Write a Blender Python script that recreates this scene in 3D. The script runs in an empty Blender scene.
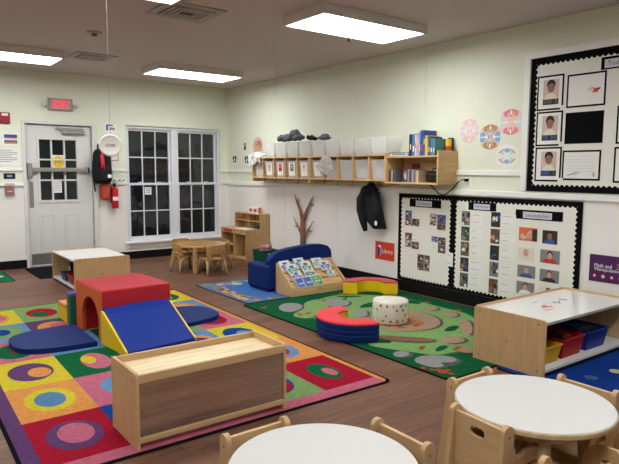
EXPOSURE = 1.0
import bpy, bmesh, math, random
from mathutils import Matrix, Vector
from mathutils.geometry import tessellate_polygon
random.seed(7)
PI = math.pi
COL = bpy.context.scene.collection
XR, YB, HC = 5.059, 9.121, 2.80          # right wall, back wall, ceiling

# ------------------------------------------------------------------ materials
def lin(c):
    c /= 255.0
    return c / 12.92 if c <= 0.04045 else ((c + 0.055) / 1.055) ** 2.4
def rgb(r, g, b): return (lin(r), lin(g), lin(b), 1.0)
_M = {}
def mat(name, c, rough=0.6, spec=0.4, var=0.0, vscale=8.0, bump=0.0, bscale=200.0, metal=0.0, stretch=(1, 1, 1), coat=0.0):
    if name in _M: return _M[name]
    m = bpy.data.materials.new(name); m.use_nodes = True
    nt = m.node_tree; b = nt.nodes['Principled BSDF']
    b.inputs['Base Color'].default_value = rgb(*c)
    b.inputs['Roughness'].default_value = rough
    b.inputs['Specular IOR Level'].default_value = spec
    b.inputs['Metallic'].default_value = metal
    b.inputs['Coat Weight'].default_value = coat
    if var > 0 or bump > 0:
        tc = nt.nodes.new('ShaderNodeTexCoord'); mp = nt.nodes.new('ShaderNodeMapping')
        mp.inputs['Scale'].default_value = stretch
        nt.links.new(tc.outputs['Object'], mp.inputs['Vector'])
    if var > 0:
        n = nt.nodes.new('ShaderNodeTexNoise'); n.inputs['Scale'].default_value = vscale
        n.inputs['Detail'].default_value = 4
        nt.links.new(mp.outputs['Vector'], n.inputs['Vector'])
        r = nt.nodes.new('ShaderNodeValToRGB')
        r.color_ramp.elements[0].position = 0.3; r.color_ramp.elements[1].position = 0.7
        r.color_ramp.elements[0].color = rgb(*[max(0, x * (1 - var)) for x in c])
        r.color_ramp.elements[1].color = rgb(*[min(255, x * (1 + var * 0.6)) for x in c])
        nt.links.new(n.outputs['Fac'], r.inputs['Fac']); nt.links.new(r.outputs['Color'], b.inputs['Base Color'])
    if bump > 0:
        n2 = nt.nodes.new('ShaderNodeTexNoise'); n2.inputs['Scale'].default_value = bscale
        nt.links.new(mp.outputs['Vector'], n2.inputs['Vector'])
        bp = nt.nodes.new('ShaderNodeBump'); bp.inputs['Strength'].default_value = bump
        bp.inputs['Distance'].default_value = 0.01
        nt.links.new(n2.outputs['Fac'], bp.inputs['Height']); nt.links.new(bp.outputs['Normal'], b.inputs['Normal'])
    _M[name] = m
    return m
def emit(name, c, s):
    if name in _M: return _M[name]
    m = bpy.data.materials.new(name); m.use_nodes = True; nt = m.node_tree
    b = nt.nodes['Principled BSDF']
    b.inputs['Base Color'].default_value = rgb(*c); b.inputs['Emission Color'].default_value = rgb(*c)
    b.inputs['Emission Strength'].default_value = s
    _M[name] = m; return m
def wood(name, c, axis=0, rough=0.45, var=0.10):
    st = [14, 14, 14]; st[axis] = 1.2
    return mat(name, c, rough=rough, spec=0.4, var=var, vscale=3.0, stretch=tuple(st))
def plastic_translucent(name, c, t=0.25, rough=0.4):
    if name in _M: return _M[name]
    m = bpy.data.materials.new(name); m.use_nodes = True; nt = m.node_tree
    b = nt.nodes['Principled BSDF']; out = nt.nodes['Material Output']
    b.inputs['Base Color'].default_value = rgb(*c); b.inputs['Roughness'].default_value = rough
    tr = nt.nodes.new('ShaderNodeBsdfTransparent'); tr.inputs['Color'].default_value = rgb(*[min(255, x * .5 + 127) for x in c])
    tl = nt.nodes.new('ShaderNodeBsdfTranslucent'); tl.inputs['Color'].default_value = rgb(*c)
    a1 = nt.nodes.new('ShaderNodeMixShader'); a1.inputs[0].default_value = 0.35
    nt.links.new(b.outputs[0], a1.inputs[1]); nt.links.new(tl.outputs[0], a1.inputs[2])
    a2 = nt.nodes.new('ShaderNodeMixShader'); a2.inputs[0].default_value = t
    nt.links.new(a1.outputs[0], a2.inputs[1]); nt.links.new(tr.outputs[0], a2.inputs[2])
    nt.links.new(a2.outputs[0], out.inputs['Surface'])
    _M[name] = m; return m
def glass_mat():
    m = bpy.data.materials.new('window_glass'); m.use_nodes = True; nt = m.node_tree
    out = nt.nodes['Material Output']; nt.nodes.remove(nt.nodes['Principled BSDF'])
    tr = nt.nodes.new('ShaderNodeBsdfTransparent'); tr.inputs['Color'].default_value = (.9, .92, .92, 1)
    gl = nt.nodes.new('ShaderNodeBsdfGlossy'); gl.inputs['Roughness'].default_value = 0.02
    fr = nt.nodes.new('ShaderNodeFresnel'); fr.inputs['IOR'].default_value = 1.5
    mx = nt.nodes.new('ShaderNodeMixShader')
    nt.links.new(fr.outputs[0], mx.inputs[0]); nt.links.new(tr.outputs[0], mx.inputs[1]); nt.links.new(gl.outputs[0], mx.inputs[2])
    nt.links.new(mx.outputs[0], out.inputs['Surface'])
    _M['glass'] = m; return m
def floor_mat():
    m = bpy.data.materials.new('plank_floor'); m.use_nodes = True; nt = m.node_tree; b = nt.nodes['Principled BSDF']
    tc = nt.nodes.new('ShaderNodeTexCoord')
    br = nt.nodes.new('ShaderNodeTexBrick'); br.offset = 0.37
    br.inputs['Scale'].default_value = 1.0; br.inputs['Brick Width'].default_value = 1.22; br.inputs['Row Height'].default_value = 0.152
    br.inputs['Mortar Size'].default_value = 0.0014; br.inputs['Bias'].default_value = 0.0
    br.inputs['Color1'].default_value = rgb(106, 74, 57); br.inputs['Color2'].default_value = rgb(128, 92, 72); br.inputs['Mortar'].default_value = rgb(70, 52, 46)
    nt.links.new(tc.outputs['Object'], br.inputs['Vector'])
    mp = nt.nodes.new('ShaderNodeMapping'); mp.inputs['Scale'].default_value = (1.6, 22, 1)
    nt.links.new(tc.outputs['Object'], mp.inputs['Vector'])
    n = nt.nodes.new('ShaderNodeTexNoise'); n.inputs['Scale'].default_value = 1.5; n.inputs['Detail'].default_value = 6; n.inputs['Roughness'].default_value = .65
    nt.links.new(mp.outputs['Vector'], n.inputs['Vector'])
    r = nt.nodes.new('ShaderNodeValToRGB'); r.color_ramp.elements[0].position = .3; r.color_ramp.elements[1].position = .72
    r.color_ramp.elements[0].color = (.55, .53, .52, 1); r.color_ramp.elements[1].color = (1.2, 1.17, 1.15, 1)
    nt.links.new(n.outputs['Fac'], r.inputs['Fac'])
    mx = nt.nodes.new('ShaderNodeMixRGB'); mx.blend_type = 'MULTIPLY'; mx.inputs[0].default_value = 1
    nt.links.new(br.outputs['Color'], mx.inputs[1]); nt.links.new(r.outputs['Color'], mx.inputs[2])
    nt.links.new(mx.outputs[0], b.inputs['Base Color'])
    b.inputs['Roughness'].default_value = 0.42; b.inputs['Specular IOR Level'].default_value = 0.22
    return m

# ------------------------------------------------------------------ mesh builder
class MB:
    def __init__(s, T=None): s.v = []; s.f = []; s.m = []; s.T = T or Matrix.Identity(4)
    def add(s, vs, fs, m=0, T=None):
        n = len(s.v); X = s.T @ T if T is not None else s.T
        s.v += [X @ Vector(p) for p in vs]
        for f in fs: s.f.append([i + n for i in f]); s.m.append(m)
        return s
    def box(s, x0, x1, y0, y1, z0, z1, m=0, T=None):
        return s.add([(x0, y0, z0), (x1, y0, z0), (x1, y1, z0), (x0, y1, z0), (x0, y0, z1), (x1, y0, z1), (x1, y1, z1), (x0, y1, z1)],
                     [(0, 3, 2, 1), (4, 5, 6, 7), (0, 1, 5, 4), (1, 2, 6, 5), (2, 3, 7, 6), (3, 0, 4, 7)], m, T)
    def rbox(s, x0, x1, y0, y1, z0, z1, r, m=0, T=None, seg=4):
        bm = bmesh.new(); bmesh.ops.create_cube(bm, size=1)
        for v in bm.verts: v.co = Vector(((x0 + x1) / 2 + v.co.x * (x1 - x0), (y0 + y1) / 2 + v.co.y * (y1 - y0), (z0 + z1) / 2 + v.co.z * (z1 - z0)))
        bmesh.ops.bevel(bm, geom=bm.edges[:], offset=r, segments=seg, profile=.5, affect='EDGES')
        return s.bm(bm, m, T)
    def bm(s, bm, m=0, T=None):
        bm.verts.index_update()
        s.add([v.co.copy() for v in bm.verts], [[v.index for v in f.verts] for f in bm.faces], m, T); bm.free(); return s
    def prism(s, poly, a, b, axis='z', m=0, holes=(), T=None, side=None):
        def P(p, w): return {'z': (p[0], p[1], w), 'x': (w, p[0], p[1]), 'y': (p[0], w, p[1])}[axis]
        loops = [list(poly)] + [list(h) for h in holes]
        flat = [p for l in loops for p in l]; n = len(flat)
        tris = tessellate_polygon([[Vector((p[0], p[1], 0)) for p in l] for l in loops]) if (holes or n > 4) else [tuple(range(n))]
        vs = [P(p, a) for p in flat] + [P(p, b) for p in flat]
        s.add(vs, [tuple(t) for t in tris] + [tuple(i + n for i in reversed(t)) for t in tris], m, T)
        fs = []; o = 0
        for l in loops:
            k = len(l)
            fs += [(o + i, o + (i + 1) % k, o + (i + 1) % k + n, o + i + n) for i in range(k)]; o += k
        return s.add(vs, fs, m if side is None else side, T)
    def tube(s, pts, r, n=8, m=0, T=None, cap=True, flat=1.0):
        pts = [Vector(p) for p in pts]; R = r if isinstance(r, (list, tuple)) else [r] * len(pts)
        vs = []; fs = []; up = None
        for i, p in enumerate(pts):
            d = (pts[min(i + 1, len(pts) - 1)] - pts[max(i - 1, 0)]).normalized()
            if up is None: up = d.orthogonal().normalized()
            up = (up - d * up.dot(d)); up = up.normalized() if up.length > 1e-6 else d.orthogonal().normalized()
            w = d.cross(up)
            for k in range(n):
                a = 2 * PI * k / n; vs.append(p + up * (R[i] * math.cos(a)) + w * (R[i] * flat * math.sin(a)))
        for i in range(len(pts) - 1):
            for k in range(n): fs.append((i * n + k, i * n + (k + 1) % n, (i + 1) * n + (k + 1) % n, (i + 1) * n + k))
        if cap: fs += [tuple(range(n))[::-1], tuple((len(pts) - 1) * n + k for k in range(n))]
        return s.add(vs, fs, m, T)
    def lathe(s, prof, c=(0, 0, 0), n=32, m=0, T=None, a0=0, a1=2 * PI, sx=1, sy=1):
        full = abs(a1 - a0 - 2 * PI) < 1e-6; K = n if full else n + 1; vs = []; fs = []
        for k in range(K):
            a = a0 + (a1 - a0) * k / n
            for (r, z) in prof: vs.append((c[0] + sx * r * math.cos(a), c[1] + sy * r * math.sin(a), c[2] + z))
        L = len(prof)
        for k in range(n):
            k2 = (k + 1) % K
            for i in range(L - 1): fs.append((k * L + i, k2 * L + i, k2 * L + i + 1, k * L + i + 1))
        if not full: fs += [tuple(range(L)), tuple(reversed([n * L + i for i in range(L)]))]
        return s.add(vs, fs, m, T)
    def flat(s, pts, z=0, m=0, T=None):
        tr = tessellate_polygon([[Vector((p[0], p[1], 0)) for p in pts]]) if len(pts) > 4 else [tuple(range(len(pts)))]
        return s.add([(p[0], p[1], z) for p in pts], [tuple(t) for t in tr], m, T)
    def rect(s, x0, y0, x1, y1, z=0, m=0, T=None): return s.flat([(x0, y0), (x1, y0), (x1, y1), (x0, y1)], z, m, T)
    def ell(s, cx, cy, rx, ry, z=0, m=0, T=None, n=28, a0=0, a1=2 * PI, rot=0):
        pts = []
        for k in range(n):
            a = a0 + (a1 - a0) * k / (n if abs(a1 - a0 - 2 * PI) < 1e-6 else n - 1)
            x, y = rx * math.cos(a), ry * math.sin(a)
            pts.append((cx + x * math.cos(rot) - y * math.sin(rot), cy + x * math.sin(rot) + y * math.cos(rot)))
        return s.flat(pts, z, m, T)
    def sphere(s, c, r, m=0, T=None, u=16, v=10):
        bm = bmesh.new(); bmesh.ops.create_uvsphere(bm, u_segments=u, v_segments=v, radius=1)
        r = r if isinstance(r, (tuple, list)) else (r, r, r)
        for q in bm.verts: q.co = Vector((c[0] + q.co.x * r[0], c[1] + q.co.y * r[1], c[2] + q.co.z * r[2]))
        return s.bm(bm, m, T)
    def text(s, txt, x, y, w, h, z, m=0, T=None, shear=0.0, ext=0.0004):
        cu = bpy.data.curves.new('lettering', 'FONT'); cu.body = txt; cu.size = 1; cu.extrude = 0; cu.shear = shear; cu.resolution_u = 3
        o = bpy.data.objects.new('lettering', cu); COL.objects.link(o)
        dg = bpy.context.evaluated_depsgraph_get(); dg.update()
        me = bpy.data.meshes.new_from_object(o.evaluated_get(dg))
        xs = [v.co.x for v in me.vertices]; ys = [v.co.y for v in me.vertices]
        x0, x1, y0, y1 = min(xs), max(xs), min(ys), max(ys)
        vs = [(x + (v.co.x - x0) / (x1 - x0) * w, y + (v.co.y - y0) / (y1 - y0) * h, z) for v in me.vertices]
        fs = [tuple(p.vertices) for p in me.polygons]
        bpy.data.objects.remove(o); bpy.data.curves.remove(cu); bpy.data.meshes.remove(me)
        return s.add(vs, fs, m, T)
    def mesh(s, name, mats, recalc=True, smooth=False, merge=True):
        me = bpy.data.meshes.new(name)
        me.from_pydata([tuple(p) for p in s.v], [], s.f)
        for mt in (mats if isinstance(mats, (list, tuple)) else [mats]): me.materials.append(mt)
        for p, k in zip(me.polygons, s.m): p.material_index = k
        b = bmesh.new(); b.from_mesh(me)
        if merge: bmesh.ops.remove_doubles(b, verts=b.verts, dist=1e-5)
        if recalc: bmesh.ops.recalc_face_normals(b, faces=b.faces)
        b.to_mesh(me); b.free()
        if smooth:
            for p in me.polygons: p.use_smooth = True
        return me

def chain_inv(p):
    M = Matrix.Identity(4)
    while p is not None: M = p.matrix_basis @ M; p = p.parent
    return M.inverted()
def tag(o, label, cat, group=None, kind=None):
    if label: o['label'] = label
    if cat: o['category'] = cat
    if group: o['group'] = group
    if kind: o['kind'] = kind
    return o
def thing(name, label, cat, loc=(0, 0, 0), rz=0, group=None, M=None, kind=None):
    o = bpy.data.objects.new(name, None); o.empty_display_size = .05; COL.objects.link(o)
    o.matrix_basis = M if M is not None else Matrix.Translation(loc) @ Matrix.Rotation(rz, 4, 'Z')
    return tag(o, label, cat, group, kind)
def finish(o, bevel, seg, smooth):
    if bevel:
        b = o.modifiers.new('bevel', 'BEVEL'); b.width = bevel; b.segments = seg; b.limit_method = 'ANGLE'; b.angle_limit = math.radians(40)
    return o
def part(name, mb, mats, parent, bevel=0, seg=2, smooth=False, world=False, label=None, recalc=True, merge=True, kind=None):
    if world:
        I = chain_inv(parent); mb.v = [I @ p for p in mb.v]
    o = bpy.data.objects.new(name, mb.mesh(name, mats, recalc, smooth, merge)); COL.objects.link(o); o.parent = parent
    if label: o['label'] = label
    if kind: o['kind'] = kind
    return finish(o, bevel, seg, smooth)
def solo(name, mb, mats, label, cat, group=None, bevel=0, seg=2, smooth=False, M=None, kind=None, recalc=True, merge=True):
    """one-mesh thing; builder is in world coordinates unless M (the object's own frame) is given"""
    if M is None:
        xs = [p.x for p in mb.v]; ys = [p.y for p in mb.v]; zs = [p.z for p in mb.v]
        c = Vector(((min(xs) + max(xs)) / 2, (min(ys) + max(ys)) / 2, min(zs)))
        mb.v = [p - c for p in mb.v]; M = Matrix.Translation(c)
    o = bpy.data.objects.new(name, mb.mesh(name, mats, recalc, smooth, merge)); COL.objects.link(o); o.matrix_basis = M
    finish(o, bevel, seg, smooth)
    return tag(o, label, cat, group, kind)
def struct(name, mb, mats, bevel=0, parent=None, recalc=True, smooth=False):
    o = bpy.data.objects.new(name, mb.mesh(name, mats, recalc, smooth)); COL.objects.link(o)
    if parent: o.parent = parent
    else: o['kind'] = 'structure'
    return finish(o, bevel, 2, False)
def dup(root, M, label, group=None):
    def cp(o, parent):
        c = o.copy(); COL.objects.link(c); c.parent = parent
        for ch in o.children: cp(ch, c)
        return c
    r = cp(root, None); r.matrix_basis = M; r['label'] = label
    if group: r['group'] = group
    return r
def TR(x, y, z=0, rz=0): return Matrix.Translation((x, y, z)) @ Matrix.Rotation(rz, 4, 'Z')
def RW(y, z, w=0.0):      # frame on the right wall: u to the right as one faces it, v up, w out of the wall
    return Matrix(((0, 0, -1, XR - w), (-1, 0, 0, y), (0, 1, 0, z), (0, 0, 0, 1)))
def BW(x, z, w=0.0):      # frame on the back wall
    return Matrix(((1, 0, 0, x), (0, 0, -1, YB - w), (0, 1, 0, z), (0, 0, 0, 1)))
def circ(cx, cy, r, a0, a1, n=8):
    return [(cx + r * math.cos(math.radians(a0 + (a1 - a0) * k / n)), cy + r * math.sin(math.radians(a0 + (a1 - a0) * k / n))) for k in range(n + 1)]
def slot(cx, cy, w, h, n=6):
    r = h / 2; return circ(cx + w / 2 - r, cy, r, -90, 90, n) + circ(cx - w / 2 + r, cy, r, 90, 270, n)

# ------------------------------------------------------------------ palette
WHITE = mat('white_paint', (238, 237, 232), .5)
MINT = mat('mint_paint', (226, 231, 210), .6, var=.02, vscale=1.5)
WAINS = mat('wainscot_white', (236, 234, 228), .45)
CEIL = mat('ceiling_paint', (200, 190, 184), .8, spec=.2)
BLACKV = mat('black_vinyl', (10, 10, 12), .6, spec=.2)
DOORW = mat('door_paint', (218, 217, 214), .4)
STEEL = mat('brushed_steel', (165, 162, 158), .35, metal=.8)
CHROME = mat('bright_metal', (200, 200, 200), .2, metal=1)
PLY = wood('maple_ply', (201, 167, 121), 0, var=.05)
PLYZ = wood('maple_ply_upright', (202, 166, 118), 2, var=.05)
PLYY = wood('maple_ply_side', (214, 184, 140), 1)
CHAIRW = wood('birch_wood', (194, 160, 117), 2, var=.06)
TRAYW = wood('pale_birch', (234, 214, 170), 0)
HONEY = wood('honey_wood', (212, 174, 120), 1, var=.06)
HONEYZ = wood('honey_wood_upright', (212, 174, 120), 2, var=.06)
DESKW = wood('oak_laminate', (198, 160, 108), 2)
LAM = mat('white_laminate', (204, 203, 198), .5, spec=.25)
LAMS = mat('gloss_laminate', (232, 231, 228), .12, spec=.5)
BLUEV = mat('blue_vinyl', (14, 48, 138), .55, spec=.2, bump=.08, bscale=9)
NAVYV = mat('navy_vinyl', (12, 40, 102), .6, spec=.15, bump=.06, bscale=9)
REDV = mat('red_vinyl', (178, 34, 46), .5, spec=.3, bump=.12, bscale=12)
CORALV = mat('coral_vinyl', (232, 62, 72), .42, bump=.08, bscale=12)
ORANGEV = mat('orange_vinyl', (206, 92, 34), .45, bump=.1, bscale=12)
YELV = mat('yellow_vinyl', (232, 196, 20), .42, bump=.18, bscale=16)
GREENV = mat('green_vinyl', (16, 92, 70), .45)
PURPV = mat('violet_vinyl', (84, 80, 150), .45)
PEACHV = mat('peach_vinyl', (226, 146, 96), .45)
MIRROR = mat('mirror_glass', (225, 225, 225), .015, metal=1)
PAPER = mat('white_paper', (236, 235, 230), .6)
BOARDP = mat('board_paper', (234, 232, 222), .7)
BLACKP = mat('black_paper', (10, 10, 13), .85, spec=.1)
BLACKF = mat('black_fabric', (16, 17, 22), .85, bump=.3, bscale=40)
GLASS = glass_mat()
DARKM = mat('dark_metal', (40, 38, 38), .4, metal=.6)
REDM = mat('red_enamel', (190, 24, 32), .3)
BIN = plastic_translucent('frosted_plastic', (253, 253, 252), .6)
def flatc(name, *c, rough=.7): return mat(name, c, rough)
def rugc(name, *c): return mat('pile_' + name, c, 1.0, spec=.05, var=.07, vscale=30, bump=.6, bscale=600)
# ------------------------------------------------------------------ camera
def set_camera():
    f, yaw, pitch, roll, h = 588.28, .6441, .1045, .0059, 1.42
    fw = Vector((math.sin(yaw) * math.cos(pitch), math.cos(yaw) * math.cos(pitch), -math.sin(pitch)))
    r = Vector((math.cos(yaw), -math.sin(yaw), 0)); u = r.cross(fw)
    r2 = r * math.cos(roll) + u * math.sin(roll); u2 = -r * math.sin(roll) + u * math.cos(roll)
    cd = bpy.data.cameras.new('camera'); cd.sensor_width = 36; cd.sensor_fit = 'HORIZONTAL'; cd.lens = f / 619 * 36
    cd.clip_start = .05
    o = bpy.data.objects.new('camera', cd); COL.objects.link(o)
    o.matrix_world = Matrix(((r2.x, u2.x, -fw.x, 0), (r2.y, u2.y, -fw.y, 0), (r2.z, u2.z, -fw.z, h), (0, 0, 0, 1)))
    bpy.context.scene.camera = o
set_camera()

# ------------------------------------------------------------------ shell
X0, Y0 = -3.0, -2.6
WT = .16
DX0, DX1, DH = 1.82, 2.745, 2.055          # door opening
WX0, WX1, WZ0, WZ1 = 3.257, 4.908, .272, 2.103   # window opening
RZ = 1.20                                   # colour change on the walls
struct('floor', MB().box(X0 - WT, XR + WT, Y0 - WT, YB + WT, -.1, 0), floor_mat())
struct('ceiling', MB().box(X0 - WT, XR + WT, Y0 - WT, YB + WT, HC, HC + .1), CEIL)
w = MB()
def bwall(x0, x1, z0, z1):
    if z0 < RZ: w.box(x0, x1, YB, YB + WT, z0, min(z1, RZ), 1)
    if z1 > RZ: w.box(x0, x1, YB, YB + WT, max(z0, RZ), z1, 0)
bwall(X0 - WT, DX0, 0, HC); bwall(DX0, DX1, DH, HC); bwall(DX1, WX0, 0, HC)
bwall(WX0, WX1, 0, WZ0); bwall(WX0, WX1, WZ1, HC); bwall(WX1, XR + WT, 0, HC)
struct('wall_back', w, [MINT, WAINS])
struct('wall_right', MB().box(XR, XR + WT, Y0, YB, 0, RZ, 1).box(XR, XR + WT, Y0, YB, RZ, HC, 0), [MINT, WAINS])
struct('wall_left', MB().box(X0 - WT, X0, Y0, YB, 0, RZ, 1).box(X0 - WT, X0, Y0, YB, RZ, HC, 0), [MINT, WAINS])
struct('wall_near', MB().box(X0 - WT, XR + WT, Y0 - WT, Y0, 0, RZ, 1).box(X0 - WT, XR + WT, Y0 - WT, Y0, RZ, HC, 0), [MINT, WAINS])
struct('baseboard_back', MB().box(X0, DX0 - .045, YB - .012, YB, 0, .12).box(DX1 + .07, XR - .012, YB - .012, YB, 0, .12), BLACKV)
struct('baseboard_right', MB().box(XR - .012, XR, Y0, YB, 0, .125), BLACKV)
struct('baseboard_left', MB().box(X0, X0 + .012, Y0, YB, 0, .12), BLACKV)
# rails: upper and lower chair rail
t = MB(); t.box(X0, DX0 - .045, YB - .02, YB, 1.385, 1.43).box(DX1 + .07, WX0, YB - .02, YB, 1.385, 1.43).box(WX1, XR, YB - .02, YB, 1.385, 1.43)
t.box(XR - .02, XR, 3.33, YB - .02, 1.378, 1.428)
struct('trim_1', t, WHITE, bevel=.004)
t = MB(); t.box(X0, DX0 - .045, YB - .028, YB, 1.175, 1.222).box(DX1 + .07, WX0, YB - .028, YB, 1.175, 1.222).box(WX1, XR, YB - .028, YB, 1.175, 1.222)
t.box(XR - .028, XR, Y0, YB - .028, 1.168, 1.223)
struct('trim_2', t, WHITE, bevel=.005)
t = MB()
for yy in (6.1, 7.35, 8.55): t.box(XR - .006, XR, yy, yy + .018, .125, 1.168)
for xx in (.55, 2.95): t.box(xx, xx + .018, YB - .006, YB, .12, 1.175)
struct('trim_3', t, WAINS)

# ------------------------------------------------------------------ door
d = bpy.data.objects.new('door_1', None); COL.objects.link(d); d.matrix_basis = Matrix.Translation((DX0, YB, 0)); d['kind'] = 'structure'
fr = MB()
fr.box(-.045, 0, -.022, .12, 0, DH + .04).box(DX1 - DX0, DX1 - DX0 + .07, -.022, .12, 0, DH + .04).box(0, DX1 - DX0, -.022, .12, DH, DH + .04)
part('door_frame', fr, DOORW, d, bevel=.004)
W = DX1 - DX0; g = .008; yf = .03
lx0, lx1, lz0, lz1 = .175, .71, .955, 1.85
lf = MB()
lf.prism([(g, .012), (W - g, .012), (W - g, DH - g), (g, DH - g)], yf, yf + .045, 'y', holes=[[(lx0, lz0), (lx1, lz0), (lx1, lz1), (lx0, lz1)]])
leaf = part('door_leaf', lf, DOORW, d)
mo = MB()
for a, b in ((.155, .36), (.5, .705)):           # two raised lower panels
    for q in ((a, .21, b, .225), (a, .735, b, .75)): mo.box(q[0], q[2], yf - .008, yf, q[1], q[3])
    for q in ((a, a + .015), (b - .015, b)): mo.box(q[0], q[1], yf - .008, yf, .21, .75)
    mo.box(a + .04, b - .04, yf - .006, yf, .25, .71)
part('raised_panel', mo, DOORW, leaf, bevel=.004)
mu = MB(); fwid = .022
mu.box(lx0 - .025, lx0 + fwid * .5, yf - .012, yf + .05, lz0 - .03, lz1 + .03).box(lx1 - fwid * .5, lx1 + .025, yf - .012, yf + .05, lz0 - .03, lz1 + .03)
mu.box(lx0, lx1, yf - .012, yf + .05, lz1 - .01, lz1 + .03).box(lx0, lx1, yf - .012, yf + .05, lz0 - .03, lz0 + .01)
for i in (1, 2):
    xx = lx0 + (lx1 - lx0) * i / 3; zz = lz0 + (lz1 - lz0) * i / 3
    mu.box(xx - .011, xx + .011, yf - .006, yf + .046, lz0, lz1).box(lx0, lx1, yf - .006, yf + .046, zz - .011, zz + .011)
part('door_muntins', mu, DOORW, leaf, bevel=.003)
part('door_glass', MB().box(lx0, lx1, yf + .02, yf + .026, lz0, lz1), GLASS, leaf)
part('kick_plate', MB().box(.03, W - .03, yf - .003, yf, .03, .19), STEEL, leaf)
part('edge_plate', MB().box(.03, .09, yf - .003, yf, .86, 1.235), STEEL, leaf)
pb = MB(); pb.box(.01, .075, yf - .06, yf, 1.30, 1.50).box(.075, .83, yf - .055, yf - .02, 1.375, 1.435).box(.8, .86, yf - .06, yf, 1.36, 1.45)
bar = part('panic_bar', pb, STEEL, leaf, bevel=.006)
part('bar_end_cap', MB().box(.845, .865, yf - .062, yf - .02, 1.365, 1.445), BLACKV, bar)
cl = MB(); cl.rbox(.5, .82, yf - .06, yf, 1.925, 1.985, .012); cl.box(.44, .8, yf - .045, yf - .03, 2.0, 2.012).box(.42, .47, yf - .05, yf, 1.995, 2.02)
part('door_closer', cl, mat('closer_grey', (150, 148, 146), .45), leaf)
part('threshold', MB().box(0, W, -.03, .12, 0, .012), STEEL, d, bevel=.003)
part('door_hinge', MB().box(W - .012, W, yf - .012, yf + .01, 1.75, 1.85).box(W - .012, W, yf - .012, yf + .01, .25, .35).box(W - .012, W, yf - .012, yf + .01, 1.0, 1.1), STEEL, leaf)

# things stuck on the door glass
b = MB(); b.rect(-.1, -.12, .1, .12, 0, 0).ell(0, 0.02, .085, .085, .0008, 1).text('STOP', -.05, .0, .1, .04, .0016, 2).rect(-.06, -.1, .06, -.085, .0008, 2)
solo('door_notice', b, [PAPER, flatc('notice_yellow', 232, 196, 60), flatc('notice_ink', 60, 50, 20)], 'white notice with a round yellow badge on the door glass', 'notice', M=BW(2.265, 1.50, -.036))
b = MB(); b.rect(-.06, -.09, .06, .09, 0, 0)
for k in range(4): b.rect(-.045, .05 - k * .035, .04, .058 - k * .035, .0008, 1)
solo('door_notice', b, [PAPER, flatc('grey_ink', 150, 150, 155)], 'small white paper in the bottom middle pane of the door', 'notice', M=BW(2.24, 1.16, -.036))

# ------------------------------------------------------------------ window (two double-hung units)
wn = bpy.data.objects.new('window_1', None); COL.objects.link(wn); wn.matrix_basis = Matrix.Translation((WX0, YB, WZ0)); wn['kind'] = 'structure'
VW = mat('window_vinyl', (224, 226, 232), .35)
WW, WH = WX1 - WX0, WZ1 - WZ0
f = MB()
f.box(0, .045, .04, .13, 0, WH).box(WW - .045, WW, .04, .13, 0, WH).box(.045, WW - .045, .04, .13, WH - .045, WH).box(.045, WW - .045, .04, .13, 0, .035)
f.box(WW / 2 - .055, WW / 2 + .055, .035, .13, .035, WH - .045)
part('window_frame', f, VW, wn, bevel=.004)
part('window_sill', MB().box(-.035, WW + .035, -.055, .04, -.03, .005), WHITE, wn, bevel=.006)
part('window_apron', MB().box(-.01, WW + .01, -.015, 0, -.105, -.03), WHITE, wn, bevel=.004)
for side in (0, 1):
    a0, a1 = ((.045, WW / 2 - .055), (WW / 2 + .055, WW - .045))[side]
    mid = WH * .497
    for (z0, z1, yy) in ((mid - .02, WH - .045, .085), (.035, mid + .02, .055)):
        s = MB(); e = .034
        s.box(a0, a0 + e, yy, yy + .03, z0, z1).box(a1 - e, a1, yy, yy + .03, z0, z1).box(a0 + e, a1 - e, yy, yy + .03, z0, z0 + e + .006).box(a0 + e, a1 - e, yy, yy + .03, z1 - e, z1)
        for i in (1, 2):
            xx = a0 + e + (a1 - a0 - 2 * e) * i / 3; s.box(xx - .009, xx + .009, yy + .003, yy + .027, z0 + e, z1 - e)
        zz = (z0 + z1) / 2; s.box(a0 + e, a1 - e, yy + .003, yy + .027, zz - .009, zz + .009)
        sash = part('window_sash', s, VW, wn, bevel=.003)
        part('window_glass', MB().box(a0 + e, a1 - e, yy + .012, yy + .018, z0 + e, z1 - e), GLASS, sash)
    for q in (.28, .72):
        xx = a0 + (a1 - a0) * q
        part('sash_lock', MB().rbox(xx - .03, xx + .03, .05, .08, mid + .02, mid + .036, .006), VW, wn)
b = MB(); b.rect(-.055, -.06, .055, .06, 0, 0)
for k in range(3): b.rect(-.035, .03 - k * .03, .035, .042 - k * .03, .0008, 1)
solo('window_note', b, [PAPER, flatc('grey_ink', 150, 150, 155)], 'small white note taped inside the left window pane', 'note', M=BW(3.63, 1.075, -.064))

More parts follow.
